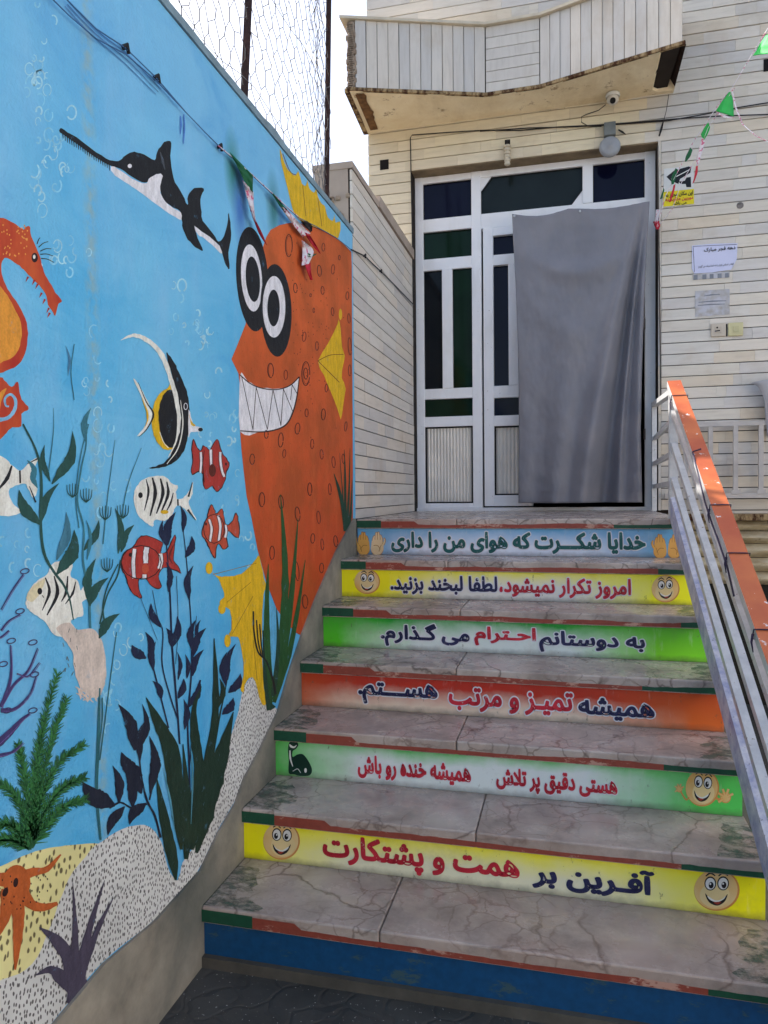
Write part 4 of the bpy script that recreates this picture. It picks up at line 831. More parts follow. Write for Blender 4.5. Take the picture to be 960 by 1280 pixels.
# plaster soffit with lip, subdivided for bulges
bm = bmesh.new(); sv = []
NX, NY = 60, 14
def edge_y(x):
    pts = [(-.29, .885), (.520, 1.168), (.850, 1.163), (1.636, .925)]
    for (a, b), (c_, d_) in zip(pts, pts[1:]):
        if x <= c_+1e-6: return b+(d_-b)*(x-a)/(c_-a)
    return pts[-1][1]
grid = []
for j in range(NY+1):
    r_ = []
    for i in range(NX+1):
        x = -.30+(1.64+.30)*i/NX; ye = edge_y(max(-.29, min(1.636, x))); y_ = ye+(FY-.001-ye)*j/NY
        z_ = BZ0+.004*noise.noise(Vector((x*7, y_*7, 1)))-.004
        if 0 < j < NY and 1.535 < x < 1.63 and y_ < 1.38: z_ += .06        # broken-out hole
        r_.append(bm.verts.new((x, y_, z_)))
    grid.append(r_)
for j in range(NY):
    for i in range(NX): f_ = bm.faces.new((grid[j][i], grid[j+1][i], grid[j+1][i+1], grid[j][i+1])); xm = (i+.5)/NX*1.94-.3; f_.material_index = 1 if 1.53+.012*noise.noise(Vector((j*.9,0,4))) < xm < 1.632 and j < NY-2 and noise.noise(Vector((xm*30, j, 0))) > -.6 else 0
me = bpy.data.meshes.new('soffit'); bm.to_mesh(me); bm.free(); me.materials.append(CREAM); me.materials.append(plain('exposed_rust', rgb(46, 26, 16), .95, .4, 20, .8)); so_ = bpy.data.objects.new('soffit', me); COL.objects.link(so_); so_.parent = BA
m_ = MB(); e_ = [(x, edge_y(x), BZ0+.004) for x in (-.29, .520, .850, 1.636)]
for a, b in zip(e_, e_[1:]): m_.bar(a, b, .02, .018, side=Vector((0, 1, 0)))
m_.bar((-.285, .888, BZ0+.0), (-.315, FY-.002, BZ0+.0), .030, .022); m_.build('soffit_lip', RUSTL, BA)
m_ = MB(); rr = random.Random(4)                          # ragged unfinished left end
for i in range(30):
    z_ = BZ0+.02+i/30*(BZ1-BZ0-.04); s_ = rr.uniform(.012, .022); x = -.262+rr.uniform(-.012, .008); m_.bbox((x-s_, .895, z_-.014), (x+.03, .99, z_+.016), .006)
m_.build('raw_edge', ROUGH, BA)
m_ = MB(); m_.box((-.275, .93, BZ0+.02), (-.241, FY, BZ1-.02)); m_.build('end_wall', ROUGH, BA)
# peeled rusty patch along the soffit's left edge
m_ = MB(); rr = random.Random(8); pts = []
for i in range(15):
    t = i/14; y_ = .93+t*(FY-.05-.93); w_ = .022+.03*abs(noise.noise(Vector((t*9, 0, 3))))+.018; pts.append((-.245-.025*t, y_, w_))
vs = []
for x, y_, w_ in pts: vs += [(x, y_, BZ0-.0115), (x+w_*1.3, y_, BZ0-.0105)]
m_.add(vs, [(2*i, 2*i+2, 2*i+3, 2*i+1) for i in range(14)]); m_.build('peeled_patch', plain('peeled_rust', rgb(112, 80, 48), .95, .5, 30, .8), BA)
# ---- ledge, mouldings and dark opening to the right of the stairs
m_ = MB(); m_.bbox((1.60, FY-.13, -.060), (3.6, FY+.002, -.020), .006); m_.build('ledge', RUSTL, HB)
z_ = -.060
for i, (h_, pr) in enumerate(((.062, .05), (.075, .095), (.085, .075), (.085, .085), (.08, .06))):
    m_ = MB(); n_ = 6; vs = []; 
    for k in range(n_+1):
        t = k/n_; vs += [(1.60, FY-.02-pr*(.35+.65*sin(pi*t)), z_-.004-h_*t*.96), (3.6, FY-.02-pr*(.35+.65*sin(pi*t)), z_-.004-h_*t*.96)]
    m_.add(vs, [(2*k, 2*k+2, 2*k+3, 2*k+1) for k in range(n_)]); m_.add([(1.60, FY+.004, z_-.004), (1.60, FY+.004, z_-h_)]+[vs[2*k] for k in range(n_+1)], [tuple([0]+list(range(2, n_+3))+[1])]); m_.build('moulding', CREAM2, HB); z_ -= h_
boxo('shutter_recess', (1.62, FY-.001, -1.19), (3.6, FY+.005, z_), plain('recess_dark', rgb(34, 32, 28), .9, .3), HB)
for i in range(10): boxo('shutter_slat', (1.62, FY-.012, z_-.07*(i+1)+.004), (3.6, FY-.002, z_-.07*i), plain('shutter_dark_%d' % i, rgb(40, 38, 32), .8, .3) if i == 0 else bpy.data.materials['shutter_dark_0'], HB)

# ------------------------------------------------------------------ staircase
SW, T_ = 1.50, .2644
HS = [.1725, .1688, .1720, .1732, .1702, .1629]
ZT = [0]
for h_ in HS: ZT.append(ZT[-1]-h_)
GZ = -1.19; TH = .050
ST_ = empty('staircase', 'seven step marble staircase with brightly painted risers carrying Persian slogans', 'stairs')
m_ = MB()
for i in range(7):
    yb = -i*T_+.012; m_.box((.0095, yb, GZ-.02), (SW+.03, yb+T_+(1.45 if i == 0 else 0)-.0005, ZT[i]-TH+.002))
m_.build('stair_body', CEM, ST_)
joints = [(537, 657), (553, 705), (575, 762), (580, 820), (573, 920), (600, 1020), (480, 1150)]
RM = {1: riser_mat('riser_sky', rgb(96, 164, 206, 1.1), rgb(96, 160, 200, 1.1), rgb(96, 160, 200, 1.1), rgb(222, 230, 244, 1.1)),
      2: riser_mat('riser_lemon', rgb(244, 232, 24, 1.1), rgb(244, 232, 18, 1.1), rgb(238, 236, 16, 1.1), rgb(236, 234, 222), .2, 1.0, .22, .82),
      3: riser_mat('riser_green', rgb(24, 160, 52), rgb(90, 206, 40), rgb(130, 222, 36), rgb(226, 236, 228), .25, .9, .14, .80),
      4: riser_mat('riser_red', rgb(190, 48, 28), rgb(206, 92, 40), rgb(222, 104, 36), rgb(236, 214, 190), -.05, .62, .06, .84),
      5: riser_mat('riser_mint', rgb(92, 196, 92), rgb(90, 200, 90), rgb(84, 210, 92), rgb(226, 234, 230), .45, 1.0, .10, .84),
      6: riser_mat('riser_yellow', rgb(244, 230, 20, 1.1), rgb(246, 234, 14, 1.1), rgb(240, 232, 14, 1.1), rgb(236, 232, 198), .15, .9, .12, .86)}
CORE = None
slabs = []
for i in range(7):
    yf = -i*T_-.014; yb = -i*T_+T_-.0005+.012 if i else FY+.06
    X0, X1 = .0095, SW+.012; xj = on(2, ZT[i], *joints[i]).x
    for (a, b) in ((X0, xj-.001), (xj+.001, X1)):
        m_ = MB(); m_.bbox((a, yf, ZT[i]-TH+.004), (b, yb, ZT[i]), .005); o = m_.build('tread_slab', MARBLE, ST_)
    # painted front edge: uneven strip, green at both ends
    rr = random.Random(40+i); xg0 = X0+rr.uniform(.09, .16); xg1 = X1-rr.uniform(.10, .34)
    for (a, b, mt, nm) in ((X0, xg0, M_GRN, 'green_edge_paint'), (xg0, xg1, M_RED, 'red_edge_paint'), (xg1, X1, M_GRN, 'green_edge_paint')):
        n_ = max(3, int((b-a)/.02)); vs = []; full = mt is M_GRN
        for k in range(n_+1):
            x = a+(b-a)*k/n_; frac = (.95 if full and a < .5 else .46+.26*noise.noise(Vector((x*3.5, i*3.1, 0)))+.07*noise.noise(Vector((x*30, i, 0))))
            if not full and x < .30: frac = max(frac, .85)
            zt_ = ZT[i]-TH+.010+(TH-.016)*max(.18, min(.97, frac)); vs += [(x, yf-.0006, ZT[i]-TH+.008), (x, yf-.0006, zt_)]
        m_ = MB(); m_.add(vs, [(2*k, 2*k+2, 2*k+3, 2*k+1) for k in range(n_)]); m_.build(nm, mt, ST_)
    # smear of green on the tread's ends
    def smear(a, b, dirn):
        vs = []; n_ = 10
        for k in range(n_+1):
            t = k/n_; y_ = yf+.008+(yb-.03-yf)*t*(.85 if i else .10); w_ = (b-a)*1.3*(1-.45*t)*(.8+.35*noise.noise(Vector((t*5, i*2.3+a, 1)))); vs += [((a if dirn > 0 else b), y_, ZT[i]+.0006), ((a+w_ if dirn > 0 else b-w_), y_, ZT[i]+.0006)]
        m_ = MB(); m_.add(vs, [(2*k, 2*k+1, 2*k+3, 2*k+2) if dirn > 0 else (2*k+1, 2*k, 2*k+2, 2*k+3) for k in range(n_)]); m_.build('green_tread_paint', M_SM, ST_)
    if i == 0:
        M_SM = N('worn_green_film', .45, .4); p = M_SM.pos(); nn = M_SM.noise(p, 14, 9, .75)
        M_SM.color(M_SM.mix(M_SM.ramp(nn, .42, .6), rgb(62, 92, 74), rgb(118, 128, 112)))
        n3 = M_SM.noise(M_SM.scale(p, (1, 1.6, 1)), 20, 8, .75); M_SM.t.links.new(M_SM.ramp(n3, .40, .58, .75, 0), M_SM.b.inputs['Alpha']); M_SM = M_SM.m
    smear(X0, X0+.14, 1); smear(X1-.12, X1, -1)
    # riser
    zt_ = ZT[i]-TH+.003
    if i < 6:
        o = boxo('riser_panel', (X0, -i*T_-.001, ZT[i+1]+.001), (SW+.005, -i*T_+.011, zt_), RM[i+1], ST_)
    else:
        o = boxo('riser_panel', (X0, -i*T_-.001, GZ+.03), (SW+.03, -i*T_+.011, zt_), M_BLUE, ST_)
boxo('foot_fillet', (.0095, -6*T_-.018, GZ-.01), (SW+.03, -6*T_+.010, GZ+.03), plain('foot_cement', rgb(84, 80, 72), .9, .25, 12, .6), ST_)

def rz(i, f): zb = ZT[i]+.001; zt_ = ZT[i-1]-TH; return zb+(zt_-zb)*f
def say(i, t, px0, px1, pyc, f0, f1, mat, bold=.02, halo=None):
    bold *= 1.75; y_ = -(i-1)*T_-.001; x0 = on(1, y_, px0, pyc).x; x1 = on(1, y_, px1, pyc).x
    return lettering('slogan_lettering', t, 1, y_, -1, x0, x1, rz(i, f0), rz(i, f1), mat, ST_, bold, .0016, halo)
def ink(name, c):
    m = N(name, .5, .4); p = m.pos(); n1 = m.noise(p, 34, 8, .75); m.color(m.mix(m.ramp(n1, .60, .63, 0, .8), m.mix(m.ramp(m.noise(p, 9, 3), .35, .65), tuple(x*.8 for x in c[:3])+(1,), tuple(min(1, x*1.25+.01) for x in c[:3])+(1,)), rgb(196, 196, 190))); return m.m
INK = ink('ink_navy', rgb(26, 30, 74)); INKR = ink('ink_red', rgb(186, 28, 48)); INKG = ink('ink_teal', rgb(14, 88, 84)); HALO = plain('ink_halo', rgb(222, 222, 226), .45, .05)
say(1, 'خدایا شکـــرت که هوای من را داری', 490, 806, 682, .12, .88, INKG, .026, HALO)
say(2, 'امروز تکرار نمیشود،', 625, 788, 733, .16, .84, INKR, .022, HALO)
say(2, 'لطفا لبخند بزنید.', 489, 621, 730, .16, .84, INK, .022, HALO)
say(3, 'به دوستانم', 675, 805, 800, .14, .80, INK, .022, HALO)
say(3, 'احـترام', 594, 669, 797, .26, .86, INKR, .022, HALO)
say(3, 'می گـذارم.', 477, 586, 795, .12, .88, INK, .022, HALO)
say(4, 'همیشه', 724, 817, 882, .16, .74, INK, .022, HALO)
say(4, 'تمیـز و مرتب', 562, 715, 876, .16, .82, INKR, .022, HALO)
say(4, 'هســـتم.', 449, 546, 870, .20, .84, INK, .022, HALO)
say(5, 'هستی دقیق پر تلاش', 621, 771, 975, .14, .74, INKR, .026, HALO)
say(5, 'همیشه خنده رو باش', 448, 588, 960, .16, .78, INKR, .026, HALO)
say(6, 'آفـرین بر', 667, 816, 1092, .16, .86, INK, .026)
say(6, 'همت و پشتکارت', 405, 648, 1068, .12, .92, INKR, .024)

# faces, hands and the little animal printed on the risers
SKIN = N('print_skin', .4, .4); g = SKIN.xyz(SKIN.gen()); p = SKIN.pos(); SKIN.color(SKIN.mix(SKIN.ramp(SKIN.noise(p, 8, 4), .3, .7), rgb(226, 176, 92), rgb(226, 206, 158))); SKIN = SKIN.m
SKIN2 = plain('print_skin_edge', rgb(206, 140, 74), .4, .15); SKINL = plain('print_skin_light', rgb(228, 206, 150), .4, .1)
EYEW = plain('print_white', rgb(228, 228, 224), .4, .04); PK = plain('print_black', rgb(18, 18, 22), .4, .1); TONG = plain('print_tongue', rgb(150, 54, 40), .4, .1)
def RD(i): return Decal(1, -(i-1)*T_-.001, -1)
def smiley(i, cx, cy, rx, ry, tilt=0, flip=1, hands=False):
    d = RD(i); T = lambda x, y_: (cx+(x*flip*rx)*cos(radians(tilt))-(y_*ry)*sin(radians(tilt)), cy+(x*flip*rx)*sin(radians(tilt))+y_*ry*cos(radians(tilt)))
    d.ell(cx, cy, rx, ry, SKIN2, 0, 36); d.ell(cx-.04*rx, cy-.02*ry, rx*.95, ry*.95, SKIN, 0, 36); d.ell(*T(-.08, .25), rx*.66, ry*.6, SKINL, 0, 30)
    for ex, ey in ((-.30, -.30), (.26, -.34)):
        c_ = T(ex, ey); d.ell(*c_, rx*.26, ry*.34, PK, 0, 24); d.ell(c_[0], c_[1]+.3, rx*.21, ry*.28, EYEW, 0, 24); c2 = T(ex+.04, ey+.08); d.ell(*c2, rx*.11, ry*.16, PK, 0, 16); c3 = T(ex+.00, ey+.02); d.ell(*c3, rx*.04, ry*.05, EYEW, 0, 10)
        d.stroke([T(ex-.22, ey-.34), T(ex-.02, ey-.50), T(ex+.2, ey-.38)], [rx*.05, rx*.09, rx*.05], PK)
    d.poly([T(-.50, .18), T(-.30, .40), T(0, .50), T(.30, .40), T(.48, .16), T(.38, .52), T(.08, .74), T(-.24, .66), T(-.42, .44)], PK)
    d.poly([T(-.40, .30), T(-.2, .42), T(0, .50), T(.25, .42), T(.40, .26), T(.30, .44), T(.02, .58), T(-.28, .48)], EYEW)
    d.poly([T(-.12, .60), T(.08, .56), T(.22, .56), T(.08, .69)], TONG)
    if hands:
        for sx_, sc_ in ((1, 1.0), (-1, .6)):
            hx, hy = cx+sx_*rx*1.38, cy+ry*(.52 if sx_ > 0 else .05); m_s = SKIN2 if sx_ > 0 else SKINL
            d.stroke([(cx+sx_*rx*.8, cy+ry*.5), ((cx+hx)/2+sx_*rx*.3, cy+ry*.62), (hx, hy)], rx*.14*sc_, SKIN2)
            d.ell(hx, hy, rx*.32*sc_, ry*.30*sc_, SKIN2); d.ell(hx, hy, rx*.27*sc_, ry*.25*sc_, SKIN)
            for a in (-60, -20, 20, 65, 200):
                t = radians(a-90 if a != 200 else 150); ex, ey = hx+cos(t)*rx*.5*sc_, hy+sin(t)*ry*.5*sc_
                d.stroke([(hx+cos(t)*rx*.15*sc_, hy+sin(t)*ry*.15*sc_), (ex, ey)], rx*.15*sc_, SKIN2); d.stroke([(hx+cos(t)*rx*.1*sc_, hy+sin(t)*ry*.1*sc_), (ex, ey)], rx*.10*sc_, SKIN)
    return d.build('printed_smiley', ST_)
smiley(2, 459, 727, 16, 15.5, 0, -1); smiley(2, 832, 736, 17.5, 17); smiley(5, 878, 985, 21, 23, 4, -1, True); smiley(6, 352, 1051, 23, 23.5, 0, -1); smiley(6, 896, 1112.5, 28.5, 26, 3)
HND = plain('print_hand', rgb(222, 166, 84), .4, .1); HNDS = plain('print_hand_shade', rgb(160, 104, 44), .4, .1); HNDL = plain('print_hand_light', rgb(230, 204, 158), .4, .1)
def hands(cx, cy, s_, light):
    d = RD(1)
    for sd_ in (-1, 1):
        m_h = light if sd_ > 0 else HND
        X = lambda x: cx+sd_*(9.2*s_-x*s_)
        pal = [(X(-7), cy+1*s_), (X(-8), cy+8*s_), (X(-4), cy+14*s_), (X(3), cy+15*s_), (X(8), cy+10*s_), (X(8), cy+2*s_), (X(6), cy-4*s_), (X(-5), cy-4*s_)]
        d.poly([(cx+(a-cx)*1.0, b+.8) for a, b in pal], HNDS)
        for k, (fx, top) in enumerate(((-5.2, -11), (-1.8, -15), (1.8, -14.5), (5.2, -10))):
            d.stroke([(X(fx*.9), cy), (X(fx*.95), cy+top*.5*s_), (X(fx*.72), cy+top*s_)], [4.4*s_, 4.2*s_, 2.4*s_], HNDS); d.stroke([(X(fx*.9), cy+2), (X(fx*.95), cy+top*.5*s_), (X(fx*.72), cy+top*.96*s_)], [3.4*s_, 3.1*s_, 1.6*s_], m_h)
        d.poly(pal, m_h); d.stroke([(X(-7.4), cy+2*s_), (X(-9.6), cy-3*s_), (X(-8.6), cy-7*s_)], [3.6*s_, 3*s_, 2*s_], HNDS); d.stroke([(X(-7), cy+3*s_), (X(-9.4), cy-3*s_), (X(-8.6), cy-6.5*s_)], [2.6*s_, 2*s_, 1.2*s_], m_h)
        d.stroke([(X(-4), cy+8*s_), (X(0), cy+3*s_), (X(5), cy+3*s_)], .7*s_, HNDS); d.stroke([(X(-5), cy+2*s_), (X(-3), cy+7*s_), (X(-2), cy+11*s_)], .7*s_, HNDS)
    d.build('printed_praying_hands', ST_)
hands(463, 679, .96, HNDL); hands(834, 682.5, 1.0, HND)
d = RD(5); AG = plain('print_dark_green', rgb(14, 52, 40), .4, .2)
d.poly([(361, 930), (364, 926), (370, 926), (373, 931), (370, 936), (366, 939), (366, 946), (372, 943), (379, 943), (386, 952), (390, 962), (387, 969), (376, 970), (368, 968), (361, 966), (361, 950), (360, 938)], AG)
d.poly([(362, 930), (367, 933), (371, 931), (368, 935), (363, 934)], EYEW); d.stroke([(362.5, 938), (363, 948), (366, 958)], [1.6, 2.2, 1], EYEW); d.ell(382, 963, 1.6, 3, EYEW); d.stroke([(366, 964), (372, 961), (376, 966)], .8, EYEW)
d.build('printed_green_animal', ST_)

# ------------------------------------------------------------------ stair railing
RL = empty('stair_railing', 'chipped white metal stair railing with an orange topped handrail', 'railing')
def rp(y_, off): return Vector((1.45-.04*y_, y_, .643*y_+off))
YT, YB = -.01, -1.72
m_ = MB(); a, b = rp(YT, .060), rp(YB, .060); m_.bar(a, b, .030, .098); m_.build('stringer', RAILB, RL)
for off in (.185, .335, .475):
    m_ = MB(); m_.bar(rp(YT, off), rp(YB, off), .024, .026); m_.build('mid_rail', RAILW, RL)
m_ = MB(); hr0, hr1 = rp(.03, .575), rp(YB-.02, .575); hr0.x += .008; hr1.x += .008
n_ = 40; 
for k in range(n_):
    p0 = hr0.lerp(hr1, k/n_); p1 = hr0.lerp(hr1, (k+1)/n_)
m_.bar(hr0, hr1, .056, .030, mfaces=[1, 0, 1, 1, 1, 1] if False else [0, 0, 0, 0, 0, 0])
HR = m_.build('handrail', [ORANGE, RAILW], RL)
upn = Vector((0, -.54, .84))
for pg in HR.data.polygons: pg.material_index = 0 if abs(pg.normal.dot(upn)) > .7 else 1
m_ = MB(); m_.box((1.432, -.028, .001), (1.468, .008, .555)); m_.build('newel_post', RAILW, RL)
m_ = MB(); m_.box((1.512, 1.380, -.001), (1.540, 1.410, .665)); m_.build('wall_post', RAILW, RL)
for za, zb in ((.55, .64), (.425, .445), (.285, .29), (.155, .15)):
    m_ = MB(); 
    if za == .55: m_.bar((1.45, .004, .555), (1.526, 1.395, .655), .034, .024)
    else: m_.bar((1.45, .004, za), (1.526, 1.385, zb), .018, .024)
    m_.build('landing_rail', RAILW, RL)
m_ = MB(); m_.box((1.505, -1.72, GZ), (1.535, -1.69, .643*-1.70+.58)); m_.build('newel_post', RAILW, RL)
TIE = plain('dark_ribbon', rgb(44, 34, 62), .7, .3)
for yy in (-.10, -.80, -1.02, -1.30):
    c_ = rp(yy, .575); c_.x += .008; m_ = MB(); pts = []
    for k in range(13):
        t = 2*pi*k/12; q = Vector((.033*cos(t)*(1.0), 0, .026*sin(t))); pts.append(c_+Vector((max(-.032, min(.032, q.x*1.25)), -.0 , 0))+Vector((0, -.54, .84))*max(-.0175, min(.0175, q.z*1.3)))
    m_.tube(pts, .0020, 5)
    m_.tube([pts[6], pts[6]+Vector((-.006, -.01, -.02)), pts[6]+Vector((-.004, -.02, -.045))], [.004, .003, .0015], 5); m_.build('wire_tie', TIE, RL)
rb1 = [rp(-.52, .60), rp(-.60, .585), rp(-.72, .55), rp(-.82, .545), rp(-.90, .55), rp(-1.02, .55), rp(-1.10, .52)]
for v_ in rb1: v_.x -= .022
m_ = MB(); m_.tube([rb1[0]+Vector((.03, 0, .01))]+rb1, .0032, 5); m_.build('ribbon', TIE, RL)

# ------------------------------------------------------------------ small balustrade on the right ledge
BL = empty('balustrade', 'low pale metal balustrade on the ledge right of the stairs', 'railing'); bmat = plain('balustrade_paint', rgb(186, 180, 174), .6, .14, 12, .3)
BY = FY-.055
m_ = MB(); m_.box((1.585, BY-.012, .508), (3.5, BY+.012, .535)); m_.build('top_rail', bmat, BL)
m_ = MB(); m_.box((1.585, BY-.016, .075), (3.5, BY+.016, .105)); m_.build('bottom_rail', bmat, BL)
bx0 = on(1, BY, 888, 580).x; sp = (on(1, BY, 951, 580).x-bx0)/2; k = -1
while bx0+k*sp < 3.45:
    x = bx0+k*sp
    if x > 1.6:
        m_ = MB(); m_.box((x-.013, BY-.011, .1052), (x+.013, BY+.011, .5078)); m_.bbox((x-.024, BY-.020, .098), (x+.024, BY-.0165, .125), .001); m_.build('picket', bmat, BL)
    k += 1
for x in (1.75, 2.35, 2.95): boxo('foot', (x-.012, BY-.012, -.0215), (x+.012, BY+.012, .0745), bmat, BL)

# ------------------------------------------------------------------ grey sheet hanging at the far right
SH = MB(); n_ = 14; vs = []
P0 = [(938, 478), (948, 484), (955, 500), (958, 520), (962, 545)]
q = catmull([on(1, FY-.09, x, y_).xz for x, y_ in P0], 6, False)
for i, a in enumerate(q):
    zt_ = a.y
    for k in range(n_+1):
        t = k/n_; x = a.x+(2.75-a.x)*t; y_ = FY-.07-.03*sin(t*9+i*.15)-.05*t
        vs.append((x, y_, zt_+.02*sin(t*3)+t*.03))
SH.add(vs, [(i*(n_+1)+k, (i+1)*(n_+1)+k, (i+1)*(n_+1)+k+1, i*(n_+1)+k+1) for i in range(len(q)-1) for k in range(n_)])
o = SH.build('hanging_sheet', plain('grey_sheet', rgb(176, 174, 176), .7, .08, 5, .2), smooth=True)
md = o.modifiers.new('thickness', 'SOLIDIFY'); md.thickness = .008; tag(o, 'grey draped sheet hanging against the stone wall above the low balustrade at the right edge', 'sheet')

# ------------------------------------------------------------------ door curtain
CU = N('curtain_cloth', .5, .35); p = CU.pos(); _c = CU.mix(CU.ramp(CU.noise(p, 3, 5), .3, .7), rgb(112, 113, 121), rgb(132, 131, 137)); CU.color(CU.mix(CU.ramp(CU.noise(CU.scale(p, (1, 1, .3)), 9, 7, .75), .5, .75, 0, .3), _c, rgb(138, 134, 132)))
CU.b.inputs['Sheen Weight'].default_value = .12; CU.bump(CU.noise(CU.scale(p, (1, 1, 1)), 380, 2), .2, .0015); CU = CU.m
CY = 1.365; nu, nv = 110, 130; vs = []
tl, tr_, bl, br = on(1, CY, 640, 268), on(1, CY, 812, 252), on(1, CY, 648, 629), on(1, CY, 803, 628)
for j in range(nv+1):
    v = j/nv
    zl_, zr_ = tl.z+(bl.z-tl.z)*v, tr_.z+(br.z-tr_.z)*v
    xl = tl.x+(bl.x-tl.x)*v+.030*sin(pi*v)*.6; xr = tr_.x+(br.x-tr_.x)*min(1, v*1.3)-.012*sin(pi*v)
    for i in range(nu+1):
        u = i/nu; sag = -.028*(sin(pi*min(1, u/.42)) if u < .42 else .7*sin(pi*(u-.42)/.58))*max(0, 1-v*8)
        x = xl+(xr-xl)*u; z = zl_+(zr_-zl_)*u+sag
        y = 0
        # folds fanning out from the upper right nail
        fx = (u-1.0)/(.15+v*.95)
        y += .065*math.exp(-((fx+.26)/.09)**2)*min(1, v*2.2)
        y -= .040*math.exp(-((fx+.46)/.09)**2)*min(1, v*2)
        y += .030*math.exp(-((fx+.12)/.05)**2)*min(1, v*3)
        y -= .022*math.exp(-((fx+.18)/.03)**2)*min(1, v*3)
        y += .012*sin(u*9+v*2)*v + .008*sin(u*21+v*5)*v*v
        y -= .020*math.exp(-((v-.12-.10*sin(pi*u))/.035)**2)*sin(pi*u)
        y -= .016*math.exp(-((v-.26-.16*sin(pi*u))/.05)**2)*sin(pi*u)*(1-u)
        y += .009*noise.noise(Vector((u*5, v*6, 2)))+.0035*noise.noise(Vector((u*16, v*22, 5)))+.0014*noise.noise(Vector((u*40, v*60, 8)))
        y += .010*sin(u*26+v*3+2*noise.noise(Vector((u*3, v*2, 0))))*max(0, v-.35)
        if u > .975: y += (u-.975)*.9*min(1, v*3+.2)
        vs.append((x, CY-.01+y*1.35, z))
m_ = MB(); m_.add(vs, [(j*(nu+1)+i, (j+1)*(nu+1)+i, (j+1)*(nu+1)+i+1, j*(nu+1)+i+1) for j in range(nv) for i in range(nu)])
o = m_.build('door_curtain', CU, smooth=True); md = o.modifiers.new('thickness', 'SOLIDIFY'); md.thickness = .0015; tag(o, 'grey satin curtain nailed over the right half of the white glazed door', 'curtain')
hem = MB(); row_ = nv-5
hv = [Vector(vs[row_*(nu+1)+i_])+Vector((0, -.0022, 0)) for i_ in range(nu+1)]; hem.tube(hv, .0012, 4); hem.build('hem_seam', CU, o)
for k, (x, y_) in enumerate(((643, 270), (725, 264))):
    c_ = on(1, CY-.02, x, y_); m_ = MB(); m_.lathe((c_.x, c_.y, c_.z), [(.0, -.006), (.006, -.006), (.007, 0), (.003, .002), (.003, .1)], 'y', 10); m_.build('nail', RAILW, o)

# ------------------------------------------------------------------ fittings on the wall
# wall bell
BE = empty('alarm_bell', 'round grey alarm bell with its junction box above the door, below the dome camera', 'bell')
c_ = on(1, FY-.05, 762.5, 182); m_ = MB(); m_.lathe((c_.x, FY-.03, c_.z), [(.0, -.032), (.012, -.032), (.013, -.028), (.044, -.027), (.056, -.022), (.064, -.006), (.064, .001), (.0, .002)], 'y', 32); m_.build('gong', plain('bell_grey', rgb(150, 154, 160), .45, .1), BE, True)
boxo('junction_box', (c_.x-.035, FY-.045, c_.z+.070), (c_.x+.035, FY-.001, c_.z+.150), plain('box_grey', rgb(112, 118, 118), .6, .2), BE, .004)
boxo('mount', (c_.x-.012, FY-.028, c_.z-.02), (c_.x+.012, FY-.0005, c_.z+.02), BLACK, BE)
# dome camera under the soffit
CC = empty('dome_camera', 'small white dome security camera under the balcony soffit', 'camera')
c_ = on(1, 1.33, 766, 127); zc_ = c_.z; top = BZ0-.012; R_ = .036
m_ = MB(); m_.lathe((c_.x, 1.33, 0), [(0, top), (.040, top), (.044, top-.012), (.040, top-.022)], 'z', 24); m_.build('mount_ring', EYEW, CC, True)
cc = Vector((c_.x, 1.33, top-.030)); m_ = MB(); m_.lathe(cc, [(R_*sin(radians(a)), -R_*cos(radians(a))) for a in range(0, 181, 15)], 'z', 24); m_.build('eye_ball', plain('camera_white', rgb(214, 208, 196), .4, .06), CC, True)
dr = (CAM-cc).normalized(); dr = (dr+Vector((.0, 0, -.35))).normalized(); m_ = MB(); m_.tube([cc+dr*.028, cc+dr*.0395], .017, 18); m_.build('lens', BLACK, CC)
# ribbed insulator hanging from a hole
IN = empty('insulator', 'cream ribbed insulator hanging below a hole over the door', 'insulator'); ct, cb = on(1, FY-.03, 634, 181), on(1, FY-.03, 634, 207); pr = [(0, 0)]; L = ct.z-cb.z
for k in range(6): z_ = -L*k/6; pr += [(.016, z_-.001), (.024-.001*k, z_-L/24), (.024-.001*k, z_-L/9), (.015, z_-L/7)]
pr += [(0, -L)]; m_ = MB(); m_.lathe((ct.x, FY-.028, ct.z), pr, 'z', 16); m_.build('ribbed_body', plain('insulator_cream', rgb(196, 186, 166), .5, .12), IN, False)
m_ = MB(); m_.tube([(ct.x, FY-.028, ct.z-.003), (ct.x, FY-.028, ct.z+.02), (ct.x, FY+.001, ct.z+.04)], .008, 8); m_.build('hook', CABLE, IN)
boxo('wall_hole', (ct.x-.017, FY-.004, ct.z-.004), (ct.x+.017, FY-.0022, ct.z+.045), DARK, HB)
c_ = on(1, FY, 480.5, 205.5); m_ = MB(); m_.bbox((c_.x-.030, FY-.0040, c_.z-.036), (c_.x+.030, FY-.0020, c_.z+.030), .0009); m_.build('wall_hole', DARK, HB)
c_ = on(1, FY, 957, 82); boxo('wall_hole', (c_.x-.012, FY-.004, c_.z-.036), (c_.x+.05, FY-.0022, c_.z+.036), DARK, HB)
c_ = on(1, FY, 925, 257); m_ = MB(); m_.lathe((c_.x, FY-.003, c_.z), [(0, -.003), (.016, -.003), (.020, 0)], 'y', 14); m_.build('wall_plug', plain('plug_grey', rgb(116, 110, 106), .8, .4, 60), HB)

